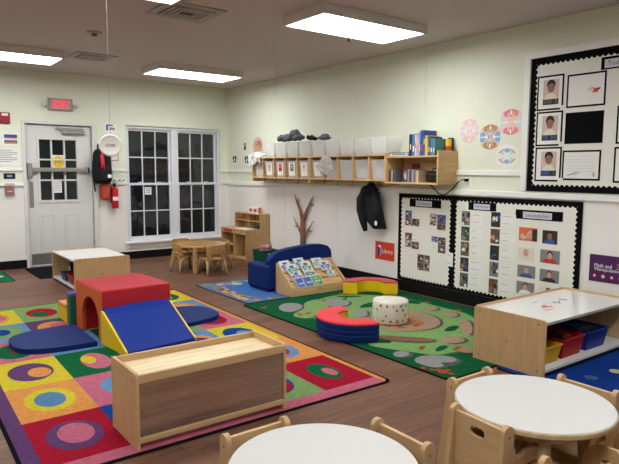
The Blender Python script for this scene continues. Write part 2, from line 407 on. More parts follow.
# ------------------------------------------------------------------ ceiling lights
GREYH = mat('fixture_grey', (220, 214, 208), .5)
LED = emit('led_diffuser', (248, 250, 252), 9.0)
def light(cx, cy, label):
    t = thing('ceiling_light', label, 'ceiling light', (cx, cy, HC), group='surface mounted ceiling lights')
    L, Wd, dp = .625, .30, .085
    h = MB(); e = .022
    h.box(-L, L, -Wd, Wd, -.012, 0)
    h.box(-L, L, -Wd, -Wd + e, -dp, -.012).box(-L, L, Wd - e, Wd, -dp, -.012).box(-L, -L + e, -Wd + e, Wd - e, -dp, -.012).box(L - e, L, -Wd + e, Wd - e, -dp, -.012)
    part('housing', h, GREYH, t, bevel=.003)
    part('diffuser', MB().box(-L + e, L - e, -Wd + e, Wd - e, -dp + .004, -dp + .010), LED, t)
    return t
LX = (-1.0, 1.36, 3.72)
lights = [(3.72, 4.24, 'long ceiling light nearest the right wall, above the campsite rug'),
          (3.72, 7.66, 'ceiling light in front of the window'),
          (1.33, 7.74, 'ceiling light near the exit sign, at the left edge'),
          (1.40, 4.22, 'ceiling light cut off by the top edge, left of the big vent'),
          (-1.0, 7.74, 'ceiling light far left of the door, out of the frame'),
          (-1.0, 4.22, 'ceiling light in the left middle of the room, out of the frame'),
          (-1.0, .75, 'ceiling light behind on the left, out of the frame'),
          (1.38, .75, 'ceiling light overhead between the viewer and the white tables'),
          (3.72, .75, 'ceiling light over the front right corner, out of the frame')]
for q in lights: light(*q)
# vents
def vent(cx, cy, hx, hy, label):
    t = thing('ceiling_vent', label, 'air vent', (cx, cy, HC), group='square ceiling vents')
    GV = mat('vent_grey', (172, 162, 154), .5, metal=.2)
    m = MB(); m.prism([(-hx, -hy), (hx, -hy), (hx, hy), (-hx, hy)], -.012, 0, 'z', holes=[[(-hx + .07, -hy + .07), (hx - .07, -hy + .07), (hx - .07, hy - .07), (-hx + .07, hy - .07)]])
    part('vent_frame', m, GV, t, bevel=.002)
    part('vent_backing', MB().box(-hx + .07, hx - .07, -hy + .07, hy - .07, -.003, 0), mat('vent_dark', (84, 78, 74), .8), t)
    for k in range(3):
        a = hx - .085 - k * .045; b_ = hy - .085 - k * .045
        m = MB(); m.prism([(-a, -b_), (a, -b_), (a, b_), (-a, b_)], -.022, -.006, 'z', holes=[[(-a + .026, -b_ + .026), (a - .026, -b_ + .026), (a - .026, b_ - .026), (-a + .026, b_ - .026)]])
        part('vent_louver', m, GV, t)
vent(2.335, 4.93, .27, .255, 'large square ceiling vent near the top edge')
vent(2.315, 7.56, .245, .22, 'smaller looking ceiling vent beyond the smoke detector')
t = thing('smoke_detector', 'small round smoke detector on the ceiling', 'smoke detector', (1.93, 6.22, HC))
part('base', MB().lathe([(0, 0), (.075, 0), (.075, -.012), (.06, -.018), (0, -.018)], n=28), mat('detector_beige', (190, 160, 130), .5), t)
part('sensor_head', MB().lathe([(0, -.018), (.03, -.018), (.026, -.042), (0, -.042)], n=20), mat('detector_brown', (110, 84, 66), .5), t)
t = thing('fire_sprinkler', 'tiny sprinkler head on the ceiling behind the long light', 'sprinkler', (4.10, 4.80, HC))
part('escutcheon', MB().lathe([(0, 0), (.03, 0), (.024, -.008), (0, -.008)], n=18), STEEL, t)
part('sprinkler_head', MB().tube([(0, 0, -.008), (0, 0, -.045)], .007).lathe([(0, -.04), (.016, -.04), (.016, -.045), (0, -.045)], n=14), DARKM, t)

# hanging strings
STR = mat('clear_line', (120, 115, 108), .4)
def hang(x, y, z0, label):
    solo('hanging_string', MB().tube([(x, y, z0), (x, y, HC)], .0009, 6), STR, label, 'string', group='strings hanging from the ceiling')
hang(2.40, 3.62, 1.96, 'thin string hanging in front of the long ceiling light')
hang(4.10, 3.72, 2.02, 'thin string hanging at the right end of the long ceiling light')

# paper plate hanging on a string left of the window
px, py, pz = 1.475, 4.45, 1.597
solo('hanging_string', MB().tube([(px, py, pz + .082), (px, py, HC)], .0009, 6), STR, 'thin string holding up the round white paper plate', 'string', group='strings hanging from the ceiling')
ang = math.atan2(px, py)
M = Matrix.Translation((px, py, pz)) @ Matrix.Rotation(-ang, 4, 'Z') @ Matrix.Rotation(PI / 2, 4, 'X')
b = MB(); b.lathe([(0, 0), (.058, 0), (.068, .003), (.082, .006), (.083, .004), (.07, .0), (.058, -.003), (0, -.003)], n=40)
t = thing('paper_plate', 'round white paper plate with scribbled word hanging beside the backpack', 'paper plate', M=M)
part('plate', b, mat('plate_white', (226, 222, 212), .6), t, smooth=True)
b = MB(); b.text('cows', -.036, -.014, .072, .026, .0012, 0, shear=.3)
part('handwriting', b, flatc('pencil_grey', 90, 90, 90), t, recalc=False)

# ------------------------------------------------------------------ things on the back wall
t = thing('exit_sign', 'lit red exit sign with two emergency lamp heads above the door', 'exit sign', M=BW(2.305, 2.345))
b = MB(); b.rbox(-.17, .17, -.085, .085, 0, .05, .012)
part('sign_body', b, mat('sign_grey', (150, 146, 142), .5), t)
b = MB(); b.rect(-.125, -.062, .125, .062, .0508, 0)
part('sign_face', b, mat('exit_panel', (206, 150, 152), .5), t, recalc=False)
b = MB(); b.text('EXIT', -.115, -.05, .23, .1, .0518, 0)
part('lettering', b, emit('exit_red', (255, 16, 60), .55), t, recalc=False)
for sx in (-1, 1):
    b = MB(); b.tube([(sx * .17, 0, .03), (sx * .2, 0, .035)], .014, 10).sphere((sx * .225, -.005, .045), (.035, .035, .03))
    part('lamp_head', b, GREYH, t, smooth=True)
def alarm(M, label, w_, h_):
    t = thing('fire_alarm', label, 'fire alarm', M=M)
    b = MB(); b.rbox(-w_, w_, -h_, h_, 0, .04, .01); part('housing', b, mat('alarm_red', (150, 20, 28), .4), t)
    b = MB(); b.rbox(-w_ * .6, w_ * .6, h_ * .35, h_ * .8, .04, .046, .002); part('strobe_lens', b, PAPER, t)
    return t
alarm(BW(1.57, 2.115), 'red fire alarm box high on the wall left of the door', .065, .075)
t = thing('alarm_pull_station', 'red pull station behind a clear cover left of the door', 'alarm pull station', M=BW(1.59, 1.125))
b = MB(); b.rbox(-.045, .045, -.06, .06, 0, .03, .006); b.box(-.03, .03, -.02, -.005, .03, .036); part('pull_box', b, mat('alarm_pink', (170, 70, 74), .4), t)
part('pull_handle', MB().box(-.03, .03, -.03, -.015, .03, .04), PAPER, t)
b = MB(); b.rbox(-.062, .062, -.09, .09, .001, .055, .01); part('clear_cover', b, plastic_translucent('clear_cover', (215, 200, 200), .72, .15), t)
b = MB(); b.rect(-.07, -.035, .07, .035, .002, 0).rect(-.03, -.012, .035, .014, .003, 1); b.box(-.075, .075, -.04, .04, 0, .0015, 0)
solo('wall_plaque', b, [mat('plaque_navy', (18, 24, 44), .4), flatc('plaque_letters', 150, 160, 180)], 'small dark plaque between the two rails left of the door', 'plaque', M=BW(1.60, 1.315))
def notice(name, label, cat, M, w_, h_, rows, mats, base=PAPER, group=None):
    b = MB(); b.box(0, w_, 0, h_, 0, .0015, 0)
    for (x0, y0, x1, y1, k) in rows: b.rect(x0 * w_, y0 * h_, x1 * w_, y1 * h_, .0022, k)
    return solo(name, b, [base] + mats, label, cat, group, M=M)
INK = flatc('grey_ink', 150, 150, 155); NAVYI = flatc('blue_ink', 52, 86, 150); REDI = flatc('red_ink', 190, 64, 50); ORI = flatc('orange_ink', 214, 130, 70)
notice('wall_poster', 'white poster with blue and orange bands left of the door', 'poster', BW(1.53, 1.745), .2, .17,
       [(.12, .62, .95, .86, 1), (.12, .52, .95, .62, 2), (.12, .1, .95, .26, 2), (.12, .26, .95, .4, 1), (.5, .66, .9, .72, 3)], [NAVYI, ORI, REDI])
notice('wall_poster', 'narrow poster cut off by the left edge beside the banded poster', 'poster', BW(1.36, 1.745), .155, .17, [(.1, .5, .9, .9, 1), (.1, .1, .9, .35, 2)], [REDI, NAVYI])
notice('wall_notice', 'white sheet of printed lines below the banded poster', 'notice', BW(1.40, 1.465), .345, .235,
       [(.1, .86 - .11 * k, .9 if k % 3 else .7, .90 - .11 * k, 1) for k in range(7)], [INK])
notice('wall_notice', 'white fire safety sheet above the paper plate', 'notice', BW(2.935, 1.96), .19, .155,
       [(.15, .3, .3, .85, 1), (.15, .75, .7, .88, 1), (.4, .35, .85, .6, 2)], [NAVYI, INK])
notice('wall_notice', 'red bordered card half hidden behind the paper plate', 'notice', BW(2.99, 1.545), .15, .15,
       [(0, 0, 1, .08, 1), (0, .92, 1, 1, 1), (0, .08, .08, .92, 1), (.92, .08, 1, .92, 1)], [REDI])
# backpack
t = thing('backpack', 'black backpack with a red ribbon hanging between door and window', 'backpack', M=BW(2.865, 1.22))
b = MB(); b.rbox(-.16, .135, -.02, .5, .02, .19, .085, seg=6)
for i, p in enumerate(b.v): b.v[i] = Vector((p.x * (1 - .18 * max(0, p.y - .3) / .2), p.y, p.z))
part('pack_body', b, BLACKF, t, smooth=True)
b = MB(); b.rbox(-.1, .1, .02, .24, .15, .225, .035, seg=5); part('front_pocket', b, BLACKF, t, smooth=True)
b = MB(); b.tube([(-.05, .5, .06), (-.045, .56, .03), (.0, .585, .02), (.045, .56, .03), (.05, .5, .06)], .012, 8); part('top_handle', b, BLACKF, t)
b = MB()
for sx in (-1, 1): b.tube([(sx * .09, .48, .05), (sx * .125, .3, .03), (sx * .13, .1, .03), (sx * .12, -.02, .04), (sx * .1, -.14, .03)], .012, 8, flat=.5)
part('shoulder_strap', b, BLACKF, t)
b = MB()
b.tube([(-.04, .46, .19), (-.055, .4, .215), (-.05, .28, .235), (-.06, .2, .235)], [.006, .02, .018, .012], 8, flat=.4)
b.tube([(-.04, .46, .19), (-.03, .38, .215), (-.025, .26, .235), (-.02, .17, .235)], [.006, .016, .014, .01], 8, flat=.4)
part('ribbon', b, mat('ribbon_red', (214, 40, 70), .5), t, smooth=True)
b = MB(); b.rect(.03, .07, .085, .12, .2265, 0); part('white_tag', b, PAPER, t, recalc=False)
# red bag hanging under the backpack
t = thing('tote_bag', 'crumpled red tote bag hanging below the black backpack', 'bag', M=BW(2.905, .955))
b = MB(); b.rbox(-.07, .07, 0, .25, .02, .12, .04, seg=5)
rr = random.Random(3)
for i, p in enumerate(b.v): b.v[i] = p + Vector((rr.uniform(-.012, .012), rr.uniform(-.01, .01), rr.uniform(-.012, .012)))
part('bag_body', b, mat('bag_red', (176, 62, 44), .7, bump=.4, bscale=20), t, smooth=True)
b = MB(); b.tube([(-.05, .24, .06), (-.03, .33, .04), (.03, .33, .04), (.05, .24, .06)], .007, 6); part('bag_handle', b, mat('bag_red', (176, 62, 44)), t)
t = thing('wall_hook_rack', 'short rail with dark pegs right of the backpack', 'hook rack', M=BW(3.08, 1.245))
part('rail', MB().box(-.09, .14, -.012, .02, 0, .02), WHITE, t)
for xx in (-.03, .05, .11):
    part('peg', MB().tube([(xx, 0, .02), (xx, .012, .09)], .007, 8), DARKM, t)
# fire extinguisher
t = thing('fire_extinguisher', 'red fire extinguisher hanging on the wall beside the window', 'fire extinguisher', M=BW(3.045, .82))
def up_frame(t): return Matrix(((1, 0, 0, 0), (0, 0, 1, 0), (0, -1, 0, 0), (0, 0, 0, 1)))   # local z-up solids into (u, v, w)
U = up_frame(t)
b = MB(U); b.lathe([(0, 0), (.045, 0), (.052, .012), (.052, .28), (.045, .31), (.02, .335), (0, .335)], (0, -.07, 0), n=24)
part('cylinder_tank', b, REDM, t, smooth=True)
b = MB(U); b.lathe([(.0525, .12), (.0525, .18)], (0, -.07, 0), n=16, a0=-PI * .8, a1=-PI * .2); part('white_label', b, PAPER, t, recalc=False)
b = MB(U); b.tube([(0, -.07, .335), (0, -.07, .375)], .018, 10).box(-.012, .012, -.13, -.03, .375, .385).box(-.012, .012, -.125, -.03, .40, .408); part('valve_handle', b, DARKM, t)
b = MB(U); b.tube([(-.015, -.07, .35), (-.055, -.075, .34), (-.068, -.08, .26), (-.066, -.085, .08)], .009, 8); part('hose', b, BLACKV, t)
b = MB(U); b.box(-.025, .025, -.03, 0, .12, .32); part('bracket', b, STEEL, t)
# ------------------------------------------------------------------ bulletin boards on the right wall
def scallop(x0, y0, x1, y1, amp, step):
    """outline of the white paper left free by a border whose inner edge is scalloped"""
    P = []
    def edge(a, b, nx, ny):
        L = math.hypot(b[0] - a[0], b[1] - a[1]); n = max(1, round(L / step))
        for k in range(n):
            for j in range(6):
                t = (k + j / 6) / n; h = amp * math.sin(PI * j / 6)
                P.append((a[0] + (b[0] - a[0]) * t + nx * h, a[1] + (b[1] - a[1]) * t + ny * h))
    edge((x0, y0), (x1, y0), 0, 1); edge((x1, y0), (x1, y1), -1, 0); edge((x1, y1), (x0, y1), 0, -1); edge((x0, y1), (x0, y0), 1, 0)
    return P
def board(y0, z0, w_, h_, white, label, framed=False):
    t = thing('bulletin_board', label, 'bulletin board', M=RW(y0, z0, .002), group='bulletin boards with black scalloped borders')
    part('backing', MB().box(0, w_, 0, h_, 0, .010), BLACKP, t)
    x0, yb, x1, yt = white
    P = scallop(x0, yb, x1, yt, .018, .048)
    part('board_paper', MB().flat(P, .0115), BOARDP, t, recalc=False)
    if framed:
        b = MB(); e = .06
        b.box(-e, w_ + e, h_, h_ + e, 0, .03).box(-e, 0, 0, h_, 0, .03).box(w_, w_ + e, 0, h_, 0, .03)
        part('board_frame', b, WHITE, t, bevel=.004)
    return t
def header(t, x, y, w_, h_, px, pw, txt):
    hd = part('header_card', MB().box(x, x + w_, y, y + h_, .012, .0135), BLACKP, t)
    part('title_strip', MB().box(px, px + pw, y + h_ * .12, y + h_ * .8, .0138, .0148), mat('strip_lilac', (206, 206, 216), .6), hd)
    part('lettering', MB().text(txt, px + pw * .08, y + h_ * .28, pw * .84, h_ * .38, .0155), flatc('header_ink', 70, 72, 92), hd, recalc=False)
B1 = (4.955, .13); B2 = (4.15, .13); B3 = (3.268, 1.235)
b1 = board(B1[0], B1[1], .805, 1.026, (.04, .025, .79, .985), 'small bulletin board under the book shelf, black scalloped border')
header(b1, .178, .878, .47, .092, .275, .24, 'Our Classroom')
b2 = board(B2[0], B2[1], 1.445, 1.026, (.045, .025, 1.405, .985), 'wide lower bulletin board with two columns of photos and faces')
header(b2, .212, .887, .342, .085, .28, .2, 'Daily Schedule')
header(b2, .778, .835, .49, .09, .86, .30, 'Communication Board')
b3 = board(B3[0], B3[1], 2.1, 1.23, (.05, .05, 2.05, 1.175), 'large upper bulletin board in a white frame', True)
header(b3, .66, 1.045, .5, .105, .69, .34, 'Toddler Art')

SKIN = flatc('print_skin', 206, 160, 134); SKD = flatc('print_skin_deep', 150, 104, 82); HAIR = flatc('print_hair', 40, 30, 26)
PR = [flatc('print_blue', 58, 92, 160), flatc('print_brown', 104, 74, 58), flatc('print_grey', 130, 130, 132), flatc('print_dark', 46, 46, 44),
      flatc('print_green', 50, 92, 62), flatc('print_red', 196, 44, 56), flatc('print_cream', 226, 216, 200), flatc('print_pink', 208, 184, 178), flatc('print_olive', 96, 94, 66), flatc('print_orange', 222, 110, 66), flatc('print_faint', 176, 178, 190)]
PM = [SKIN, SKD, HAIR, PAPER] + PR
P = lambda k: 4 + k
def photo(M, w_, h_, bg, kind, label, group, seed=0, extra=None):
    r = random.Random(seed); b = MB(); b.box(0, w_, 0, h_, 0, .0014, P(bg) if kind != 'text' else 3)
    z = .0018
    if kind == 'scene':
        for k in range(9):
            x, y = r.uniform(.0, .7) * w_, r.uniform(0, .7) * h_
            b.rect(x, y, min(w_, x + r.uniform(.15, .4) * w_), min(h_, y + r.uniform(.12, .35) * h_), z + k * .00012, r.choice([0, 1, 2, 3, P(1), P(2), P(3), P(8), P(0)]))
    elif kind == 'face':
        sk, sh, hr = extra
        b.ell(w_ * .5, h_ * .02, w_ * .36, h_ * .36, z, sh, n=20, a0=0, a1=PI)
        b.ell(w_ * .5, h_ * .66, h_ * .25, h_ * .27, z + .0002, hr, n=20)
        b.ell(w_ * .5, h_ * .56, h_ * .2, h_ * .24, z + .0004, sk, n=20)
        for s in (-1, 1): b.ell(w_ * .5 + s * h_ * .08, h_ * .59, h_ * .025, h_ * .02, z + .0006, 2, n=8)
        b.ell(w_ * .5, h_ * .45, h_ * .07, h_ * .02, z + .0006, P(5), n=10)
    elif kind == 'hands':
        for k in range(8):
            b.ell(r.uniform(.15, .75) * w_, r.uniform(.2, .75) * h_, .16 * w_, .13 * h_, z + k * .00012, r.choice([0, 0, P(9), P(7), P(5)]), n=14, rot=r.uniform(0, 3))
        b.rect(w_ * .74, 0, w_, h_ * .9, z + .0011, P(3))
    elif kind == 'text':
        for k in range(extra):
            yy = h_ * (.8 - .6 * k / max(1, extra - 1)) if extra > 1 else h_ * .5
            b.rect(w_ * .1, yy, w_ * r.uniform(.45, .85), yy + h_ * .05, z, len(PM) - 1 + 0 * P(2))
    return solo('photo' if kind != 'text' else 'caption_card', b, PM, label, 'photo' if kind != 'text' else 'caption card', group, M=M)
G1 = 'photo prints on the small board'; GC1 = 'caption cards on the small board'
def at1(y0, z0): return RW(y0, z0, .0142)
sp = [  # cluster name, [(yleft, z0, w, h, bg, seed)]
 ('upper left', [(4.84, .872, .10, .088, 0), (4.84, .786, .098, .084, 1), (4.735, .785, .115, .085, 1)]),
 ('upper right', [(4.462, .882, .098, .068, 7), (4.462, .812, .098, .068, 7), (4.355, .84, .12, .1, 0), (4.355, .772, .118, .066, 1)]),
 ('lower left', [(4.836, .615, .105, .084, 1), (4.836, .532, .103, .08, 2), (4.726, .52, .105, .083, 1)]),
 ('lower right', [(4.43, .632, .088, .06, 0), (4.335, .605, .105, .086, 1), (4.335, .517, .105, .085, 1)]),
 ('bottom', [(4.634, .376, .098, .09, 1), (4.634, .284, .098, .089, 1), (4.53, .376, .08, .09, 1), (4.53, .284, .078, .089, 2)])]
pos = {3: ['top', 'bottom left', 'bottom right'], 4: ['top left', 'bottom left', 'top right', 'bottom right']}
for ci, (cn, lst) in enumerate(sp):
    for k, (y0, z0, w_, h_, bg) in enumerate(lst):
        photo(at1(y0, z0), w_, h_, bg, 'scene', '%s snapshot of the %s photo cluster on the small bulletin board' % (pos[len(lst)][k] if not (cn == 'lower right') else ['small blue', 'top', 'bottom'][k], cn), G1, 50 + ci * 7 + k)
for k, (y0, z0, w_, h_, n, l) in enumerate([(4.735, .876, .11, .075, 2, 'upper left'), (4.46, .775, .095, .033, 1, 'upper right'), (4.725, .608, .1, .085, 2, 'lower left'), (4.43, .55, .088, .075, 3, 'lower right'), (4.75, .385, .105, .06, 3, 'bottom')]):
    photo(at1(y0, z0), w_, h_, 6, 'text', 'caption card in the %s cluster of the small bulletin board' % l, GC1, k, n)
photo(RW(4.205, .385, .0142), .085, .15, 6, 'text', 'white caption card overlapping the black strip between both lower boards', GC1, 9, 2)
order = ['first', 'second', 'third', 'fourth', 'fifth']
G2 = 'schedule photos on the wide board'; GC2 = 'schedule captions on the wide board'
c1 = [(.852, 2), (.687, 4), (.525, 8), (.357, 3), (.19, 8)]
c2 = [(.862, 3), (.693, 1), (.525, 3), (.356, 2), (.182, 1)]
for cn, yl, cc in (('left', 4.02, c1), ('right', 3.65, c2)):
    for k, (z0, bg) in enumerate(cc):
        photo(RW(yl, z0, .0142), .107, .15, bg, 'scene', '%s photo from the top in the %s schedule column of the wide board' % (order[k], cn), G2, 100 + k + (20 if cn == 'left' else 0))
        photo(RW(yl - .125, z0 + .015, .0142), .16, .12, 6, 'text', '%s caption from the top beside the %s schedule column of the wide board' % (order[k], cn), GC2, 30 + k, 2)
G3 = 'emotion photos on the wide board'
em = [(3.325, .758, .195, .128, 9, 'hands', 'photo of pinkish orange hands at the top left of the face photos', None),
      (3.076, .752, .15, .125, 3, 'face', 'photo of a child in blue, top right of the face photos', (SKD, 4, 2)),
      (3.323, .565, .165, .122, 6, 'face', 'photo of a person with raised hands on a pale background', (0, P(6), 0)),
      (3.09, .57, .198, .124, 2, 'face', 'photo of a dark haired person in red', (0, P(5), 2)),
      (3.325, .40, .192, .118, 2, 'face', 'photo of a person leaning over something blue', (0, P(0), P(2))),
      (3.086, .392, .195, .118, 2, 'face', 'photo of a dark clothed child below the red one', (0, P(3), P(1))),
      (3.328, .235, .192, .122, 2, 'face', 'photo of a brown haired child in white, low left', (0, 3, P(1))),
      (3.084, .222, .19, .126, 6, 'face', 'photo of a child half hidden by the white shelf top', (1, P(7), 2))]
for k, (yl, z0, w_, h_, bg, kind, lab, ex) in enumerate(em):
    if ex: ex = tuple(PM.index(e) if not isinstance(e, int) else e for e in ex)
    photo(RW(yl, z0, .0142), w_, h_, bg, kind, lab, G3, 200 + k, ex)
# upper board: portraits and drawings on black mats
def matted(name, yl, z0, w_, h_, label, cat, group, fill):
    t = thing(name, label, cat, M=RW(yl, z0, .0142), group=group)
    part('black_mat', MB().box(0, w_, 0, h_, 0, .0015), BLACKP, t)
    if fill is None: return t
    b = MB(); e = .016; b.box(e, w_ - e, e, h_ - e, .0016, .0026, 0); fill(b, w_, h_)
    part('print', b, [PAPER] + PM + [PURPV], t, recalc=False)
    return t
def portrait(seed):
    def f(b, w_, h_):
        r = random.Random(seed); x0, x1, y0, y1 = .062, w_ - .045, .05, h_ - .04; z = .003
        b.rect(x0, y0, x1, y1, z, 1 + P(7)); b.rect(x0, y0, x1, y0 + .05, z + .0002, 1 + P(3))
        for k in range(5): b.ell(x0 + .02 + k * .028, y0 + .028, .012, .022, z + .0004, 1 + r.choice([P(0), P(4), P(3), P(8)]), n=10)
        cx, cy = (x0 + x1) / 2, y0 + .15
        b.ell(cx, y0 + .05, .06, .055, z + .0006, 1 + P(6), n=20, a0=0, a1=PI); b.ell(cx, cy + .03, .042, .045, z + .0008, 1 + 2, n=20)
        b.ell(cx, cy, .035, .042, z + .001, 1 + 1, n=20)
        for s in (-1, 1): b.ell(cx + s * .014, cy + .006, .005, .004, z + .0012, 3, n=8)
    return f
def scribble(seed, c, box):
    def f(b, w_, h_):
        r = random.Random(seed); z = .0036
        for k in range(4):
            pts = [((box[0] + (box[2] - box[0]) * r.random()) * w_, (box[1] + (box[3] - box[1]) * r.random()) * h_, z) for _ in range(4)]
            b.tube(pts, .0011, 5, c)
        if seed == 1:
            b.ell(w_ * .78, h_ * .48, .035, .012, z, c, n=14, rot=.3); b.ell(w_ * .74, h_ * .42, .03, .008, z + .0002, 1 + P(9), n=14)
        if seed == 2:
            for k in range(6): b.rect(w_ * .1, h_ * (.3 + .1 * k), w_ * .85, h_ * (.305 + .1 * k), z, 1 + P(2))
            b.ell(w_ * .84, h_ * .2, .014, .022, z, 1 + P(7), n=12)
    return f
G4 = 'matted portraits on the framed board'; G5 = 'matted drawings on the framed board'
for k, (z0, h_, l) in enumerate([(1.98, .315, 'top'), (1.655, .315, 'middle'), (1.33, .315, 'bottom')]):
    yl = 3.187 + .005 * (2 - k)
    matted('matted_portrait', yl, z0, .262, h_, '%s black matted portrait in the left column of the framed board' % l, 'portrait', G4, portrait(k))
    photo(RW(yl - .235, z0 - .005, .0172), .05, .04, 6, 'text', 'tiny name tag at the corner of the %s portrait' % l, 'name tags by the portraits', k, 1)
matted('matted_drawing', 2.905, 1.985, .35, .29, 'white drawing with a red mark, top of the framed board', 'drawing', G5, scribble(1, 1 + P(5), (.55, .45, .8, .6)))
matted('black_sheet', 2.905, 1.668, .345, .275, 'plain black sheet in the middle of the framed board', 'black sheet', G5, None)
matted('matted_drawing', 2.915, 1.345, .35, .265, 'faint grey drawing at the bottom of the framed board', 'drawing', G5, scribble(2, 1 + P(2), (.1, .15, .5, .3)))
matted('matted_portrait', 2.45, 1.655, .262, .315, 'portrait mat cut off by the right edge, middle row', 'portrait', G4, portrait(5))
matted('matted_portrait', 2.455, 1.33, .262, .30, 'portrait mat cut off by the right edge, bottom row', 'portrait', G4, portrait(6))

# ------------------------------------------------------------------ signs
t = thing('wall_sign', 'red sign reading Library with a violet book', 'sign', M=RW(5.353, .325))
part('sign_panel', MB().box(0, .33, 0, .222, 0, .006), mat('library_red', (204, 62, 34), .5), t)
part('lettering', MB().text('Library', .125, .07, .185, .065, .0066), PAPER, t, recalc=False)
b = MB(); b.flat([(.045, .05), (.085, .035), (.085, .145), (.045, .165)], .0066, 0).flat([(.085, .035), (.11, .06), (.11, .165), (.085, .145)], .0066, 1).flat([(.045, .165), (.085, .145), (.11, .165), (.07, .18)], .0066, 2)
part('book_picture', b, [flatc('book_violet', 74, 52, 120), flatc('book_lilac', 150, 150, 205), PAPER], t, recalc=False)
t = thing('wall_sign', 'purple sign reading Math and Manipulatives, right edge', 'sign', M=RW(2.618, .47))
part('sign_panel', MB().box(0, .40, 0, .235, 0, .006), mat('math_purple', (72, 20, 84), .5), t)
b = MB(); b.text('Math and', .045, .125, .15, .035, .0066).text('Manipulatives', .05, .088, .24, .035, .0066); part('lettering', b, PAPER, t, recalc=False)
for k in range(5):
    b = MB().ell(.05 + .075 * k, .05, .017, .017, .0066, k % 2, n=18).ell(.05 + .075 * k, .05, .008, .008, .007, 2, n=12)
    part('flower_picture', b, [flatc('dot_red', 196, 70, 50), flatc('dot_gold', 214, 164, 40), PAPER], t, recalc=False)
part('gold_picture', MB().text('3', .235, .125, .035, .045, .0066), flatc('dot_gold', 214, 164, 40), t, recalc=False)

# ------------------------------------------------------------------ round paper prints
def kaleido(M, cols, label, split=False, r=.13):
    b = MB(); ms = [PAPER] + [flatc('crayon_%d_%d_%d' % c, *[int(v * .88 + 236 * .12) for v in c]) for c in cols]; ms.append(flatc('wash_%d_%d_%d' % cols[0], *[int(v * .3 + 236 * .7) for v in cols[0]]))
    if not split: b.lathe([(0, 0), (r, 0), (r, .0015), (0, .0015)], n=40)
    else:
        for a, dy in ((0, .008), (PI, -.008)):
            b.ell(0, dy, r, r * .84, .0015, 0, n=24, a0=a, a1=a + PI)
    z = .002
    for q in (0, 1):
        sy = 1 if q == 0 else -1
        if not split:
            b.ell(0, sy * r * .5, r * .88, r * .45, z - .0002, 5, n=24)
            b.ell(0, sy * r * .68, r * .5, r * .29, z, 1, n=20)
            for s in (-1, 1): b.ell(s * r * .84, sy * r * .2, r * .1, r * .2, z + .0001, 2, n=12); b.ell(s * r * .2, sy * r * .52, r * .07, r * .2, z + .0005, 3, n=10, rot=s * sy * -.3)
            for s in (-1, 1):
                b.ell(s * r * .42, sy * r * .62, r * .2, r * .24, z + .0002, 1, n=16, rot=-s * sy * .7)
                b.ell(s * r * .62, sy * r * .22, r * .2, r * .18, z + .0003, 2, n=16, rot=s * sy * .5)
                b.ell(s * r * .25, sy * r * .3, r * .13, r * .1, z + .0004, 3, n=14, rot=s * sy * .8)
                b.ell(s * r * .12, sy * r * .06, r * .09, r * .07, z + .0005, 4, n=12)
            b.ell(0, sy * r * .7, r * .08, r * .2, z + .0006, 0, n=12)
        else:
            b.ell(0, sy * r * .42, r * .26, r * .17, z, 2, n=18)
            for s in (-1, 1):
                b.ell(s * r * .5, sy * r * .36, r * .3, r * .1, z + .0002, 1, n=16, rot=-s * sy * .6)
                b.ell(s * r * .36, sy * r * .2, r * .14, r * .06, z + .0004, 3, n=14)
    return solo('round_print', b, ms, label, 'paper print', 'round symmetric paper prints', M=M, recalc=False)
kaleido(RW(3.968, 1.838), [(232, 196, 186), (226, 206, 214), (238, 208, 190), (234, 180, 190)], 'faint pink round print, leftmost of the four right of the shelf')
kaleido(RW(3.71, 1.765), [(196, 122, 70), (120, 164, 208), (150, 190, 160), (176, 120, 190)], 'orange and blue round print in the middle of the four')
kaleido(RW(3.476, 1.90), [(228, 122, 138), (214, 216, 214), (240, 206, 130), (240, 200, 160)], 'pink and yellow round print nearest the framed board')
kaleido(RW(3.505, 1.571), [(206, 168, 128), (120, 172, 220), (170, 196, 214), (150, 180, 210)], 'round print cut in two halves, lowest of the four', True)
b = MB(); b.lathe([(0, 0), (.15, 0), (.15, .0015), (0, .0015)], n=40, m=0).ell(-.05, .02, .06, .08, .002, 1).ell(.06, .01, .06, .09, .0022, 2).ell(0, -.06, .08, .05, .0024, 1).ell(.02, .06, .02, .03, .0026, 3).ell(-.04, .03, .012, .02, .0028, 3).ell(.07, .03, .012, .02, .0028, 3)
solo('round_print', b, [flatc('flesh_print', 224, 190, 168), flatc('flesh_print_mid', 208, 166, 142), flatc('flesh_print_deep', 190, 146, 122), flatc('flesh_print_dark', 130, 84, 70)], 'flesh coloured round print above the left end of the cubbies', 'paper print', 'round symmetric paper prints', M=RW(8.13, 1.80), recalc=False)
for k, (y, z, l) in enumerate([(8.90, 1.51, 'left black and white butterfly print near the corner'), (8.50, 1.50, 'right black and white butterfly print by the cubby end')]):
    b = MB(); b.rect(-.06, 0, .1, .17, .0006, 0)
    for s in (-1, 1): b.ell(.02 + s * .035, .115, .03, .04, .001, 1, n=14, rot=s * .5).ell(.02 + s * .03, .055, .022, .03, .0012, 1, n=14, rot=-s * .4)
    solo('wall_print', b, [PAPER, flatc('print_ink', 60, 62, 66)], l, 'paper print', M=RW(y, z), recalc=False)
b = MB(); b.box(-.03, .03, 0, .11, 0, .004, 0).rect(-.02, .06, .02, .09, .0045, 1)
solo('wall_print', b, [flatc('print_maroon', 84, 50, 48), flatc('print_skin', 206, 160, 134)], 'tiny dark upright picture high beside the corner', 'paper print', M=RW(8.535, 1.75), recalc=False)

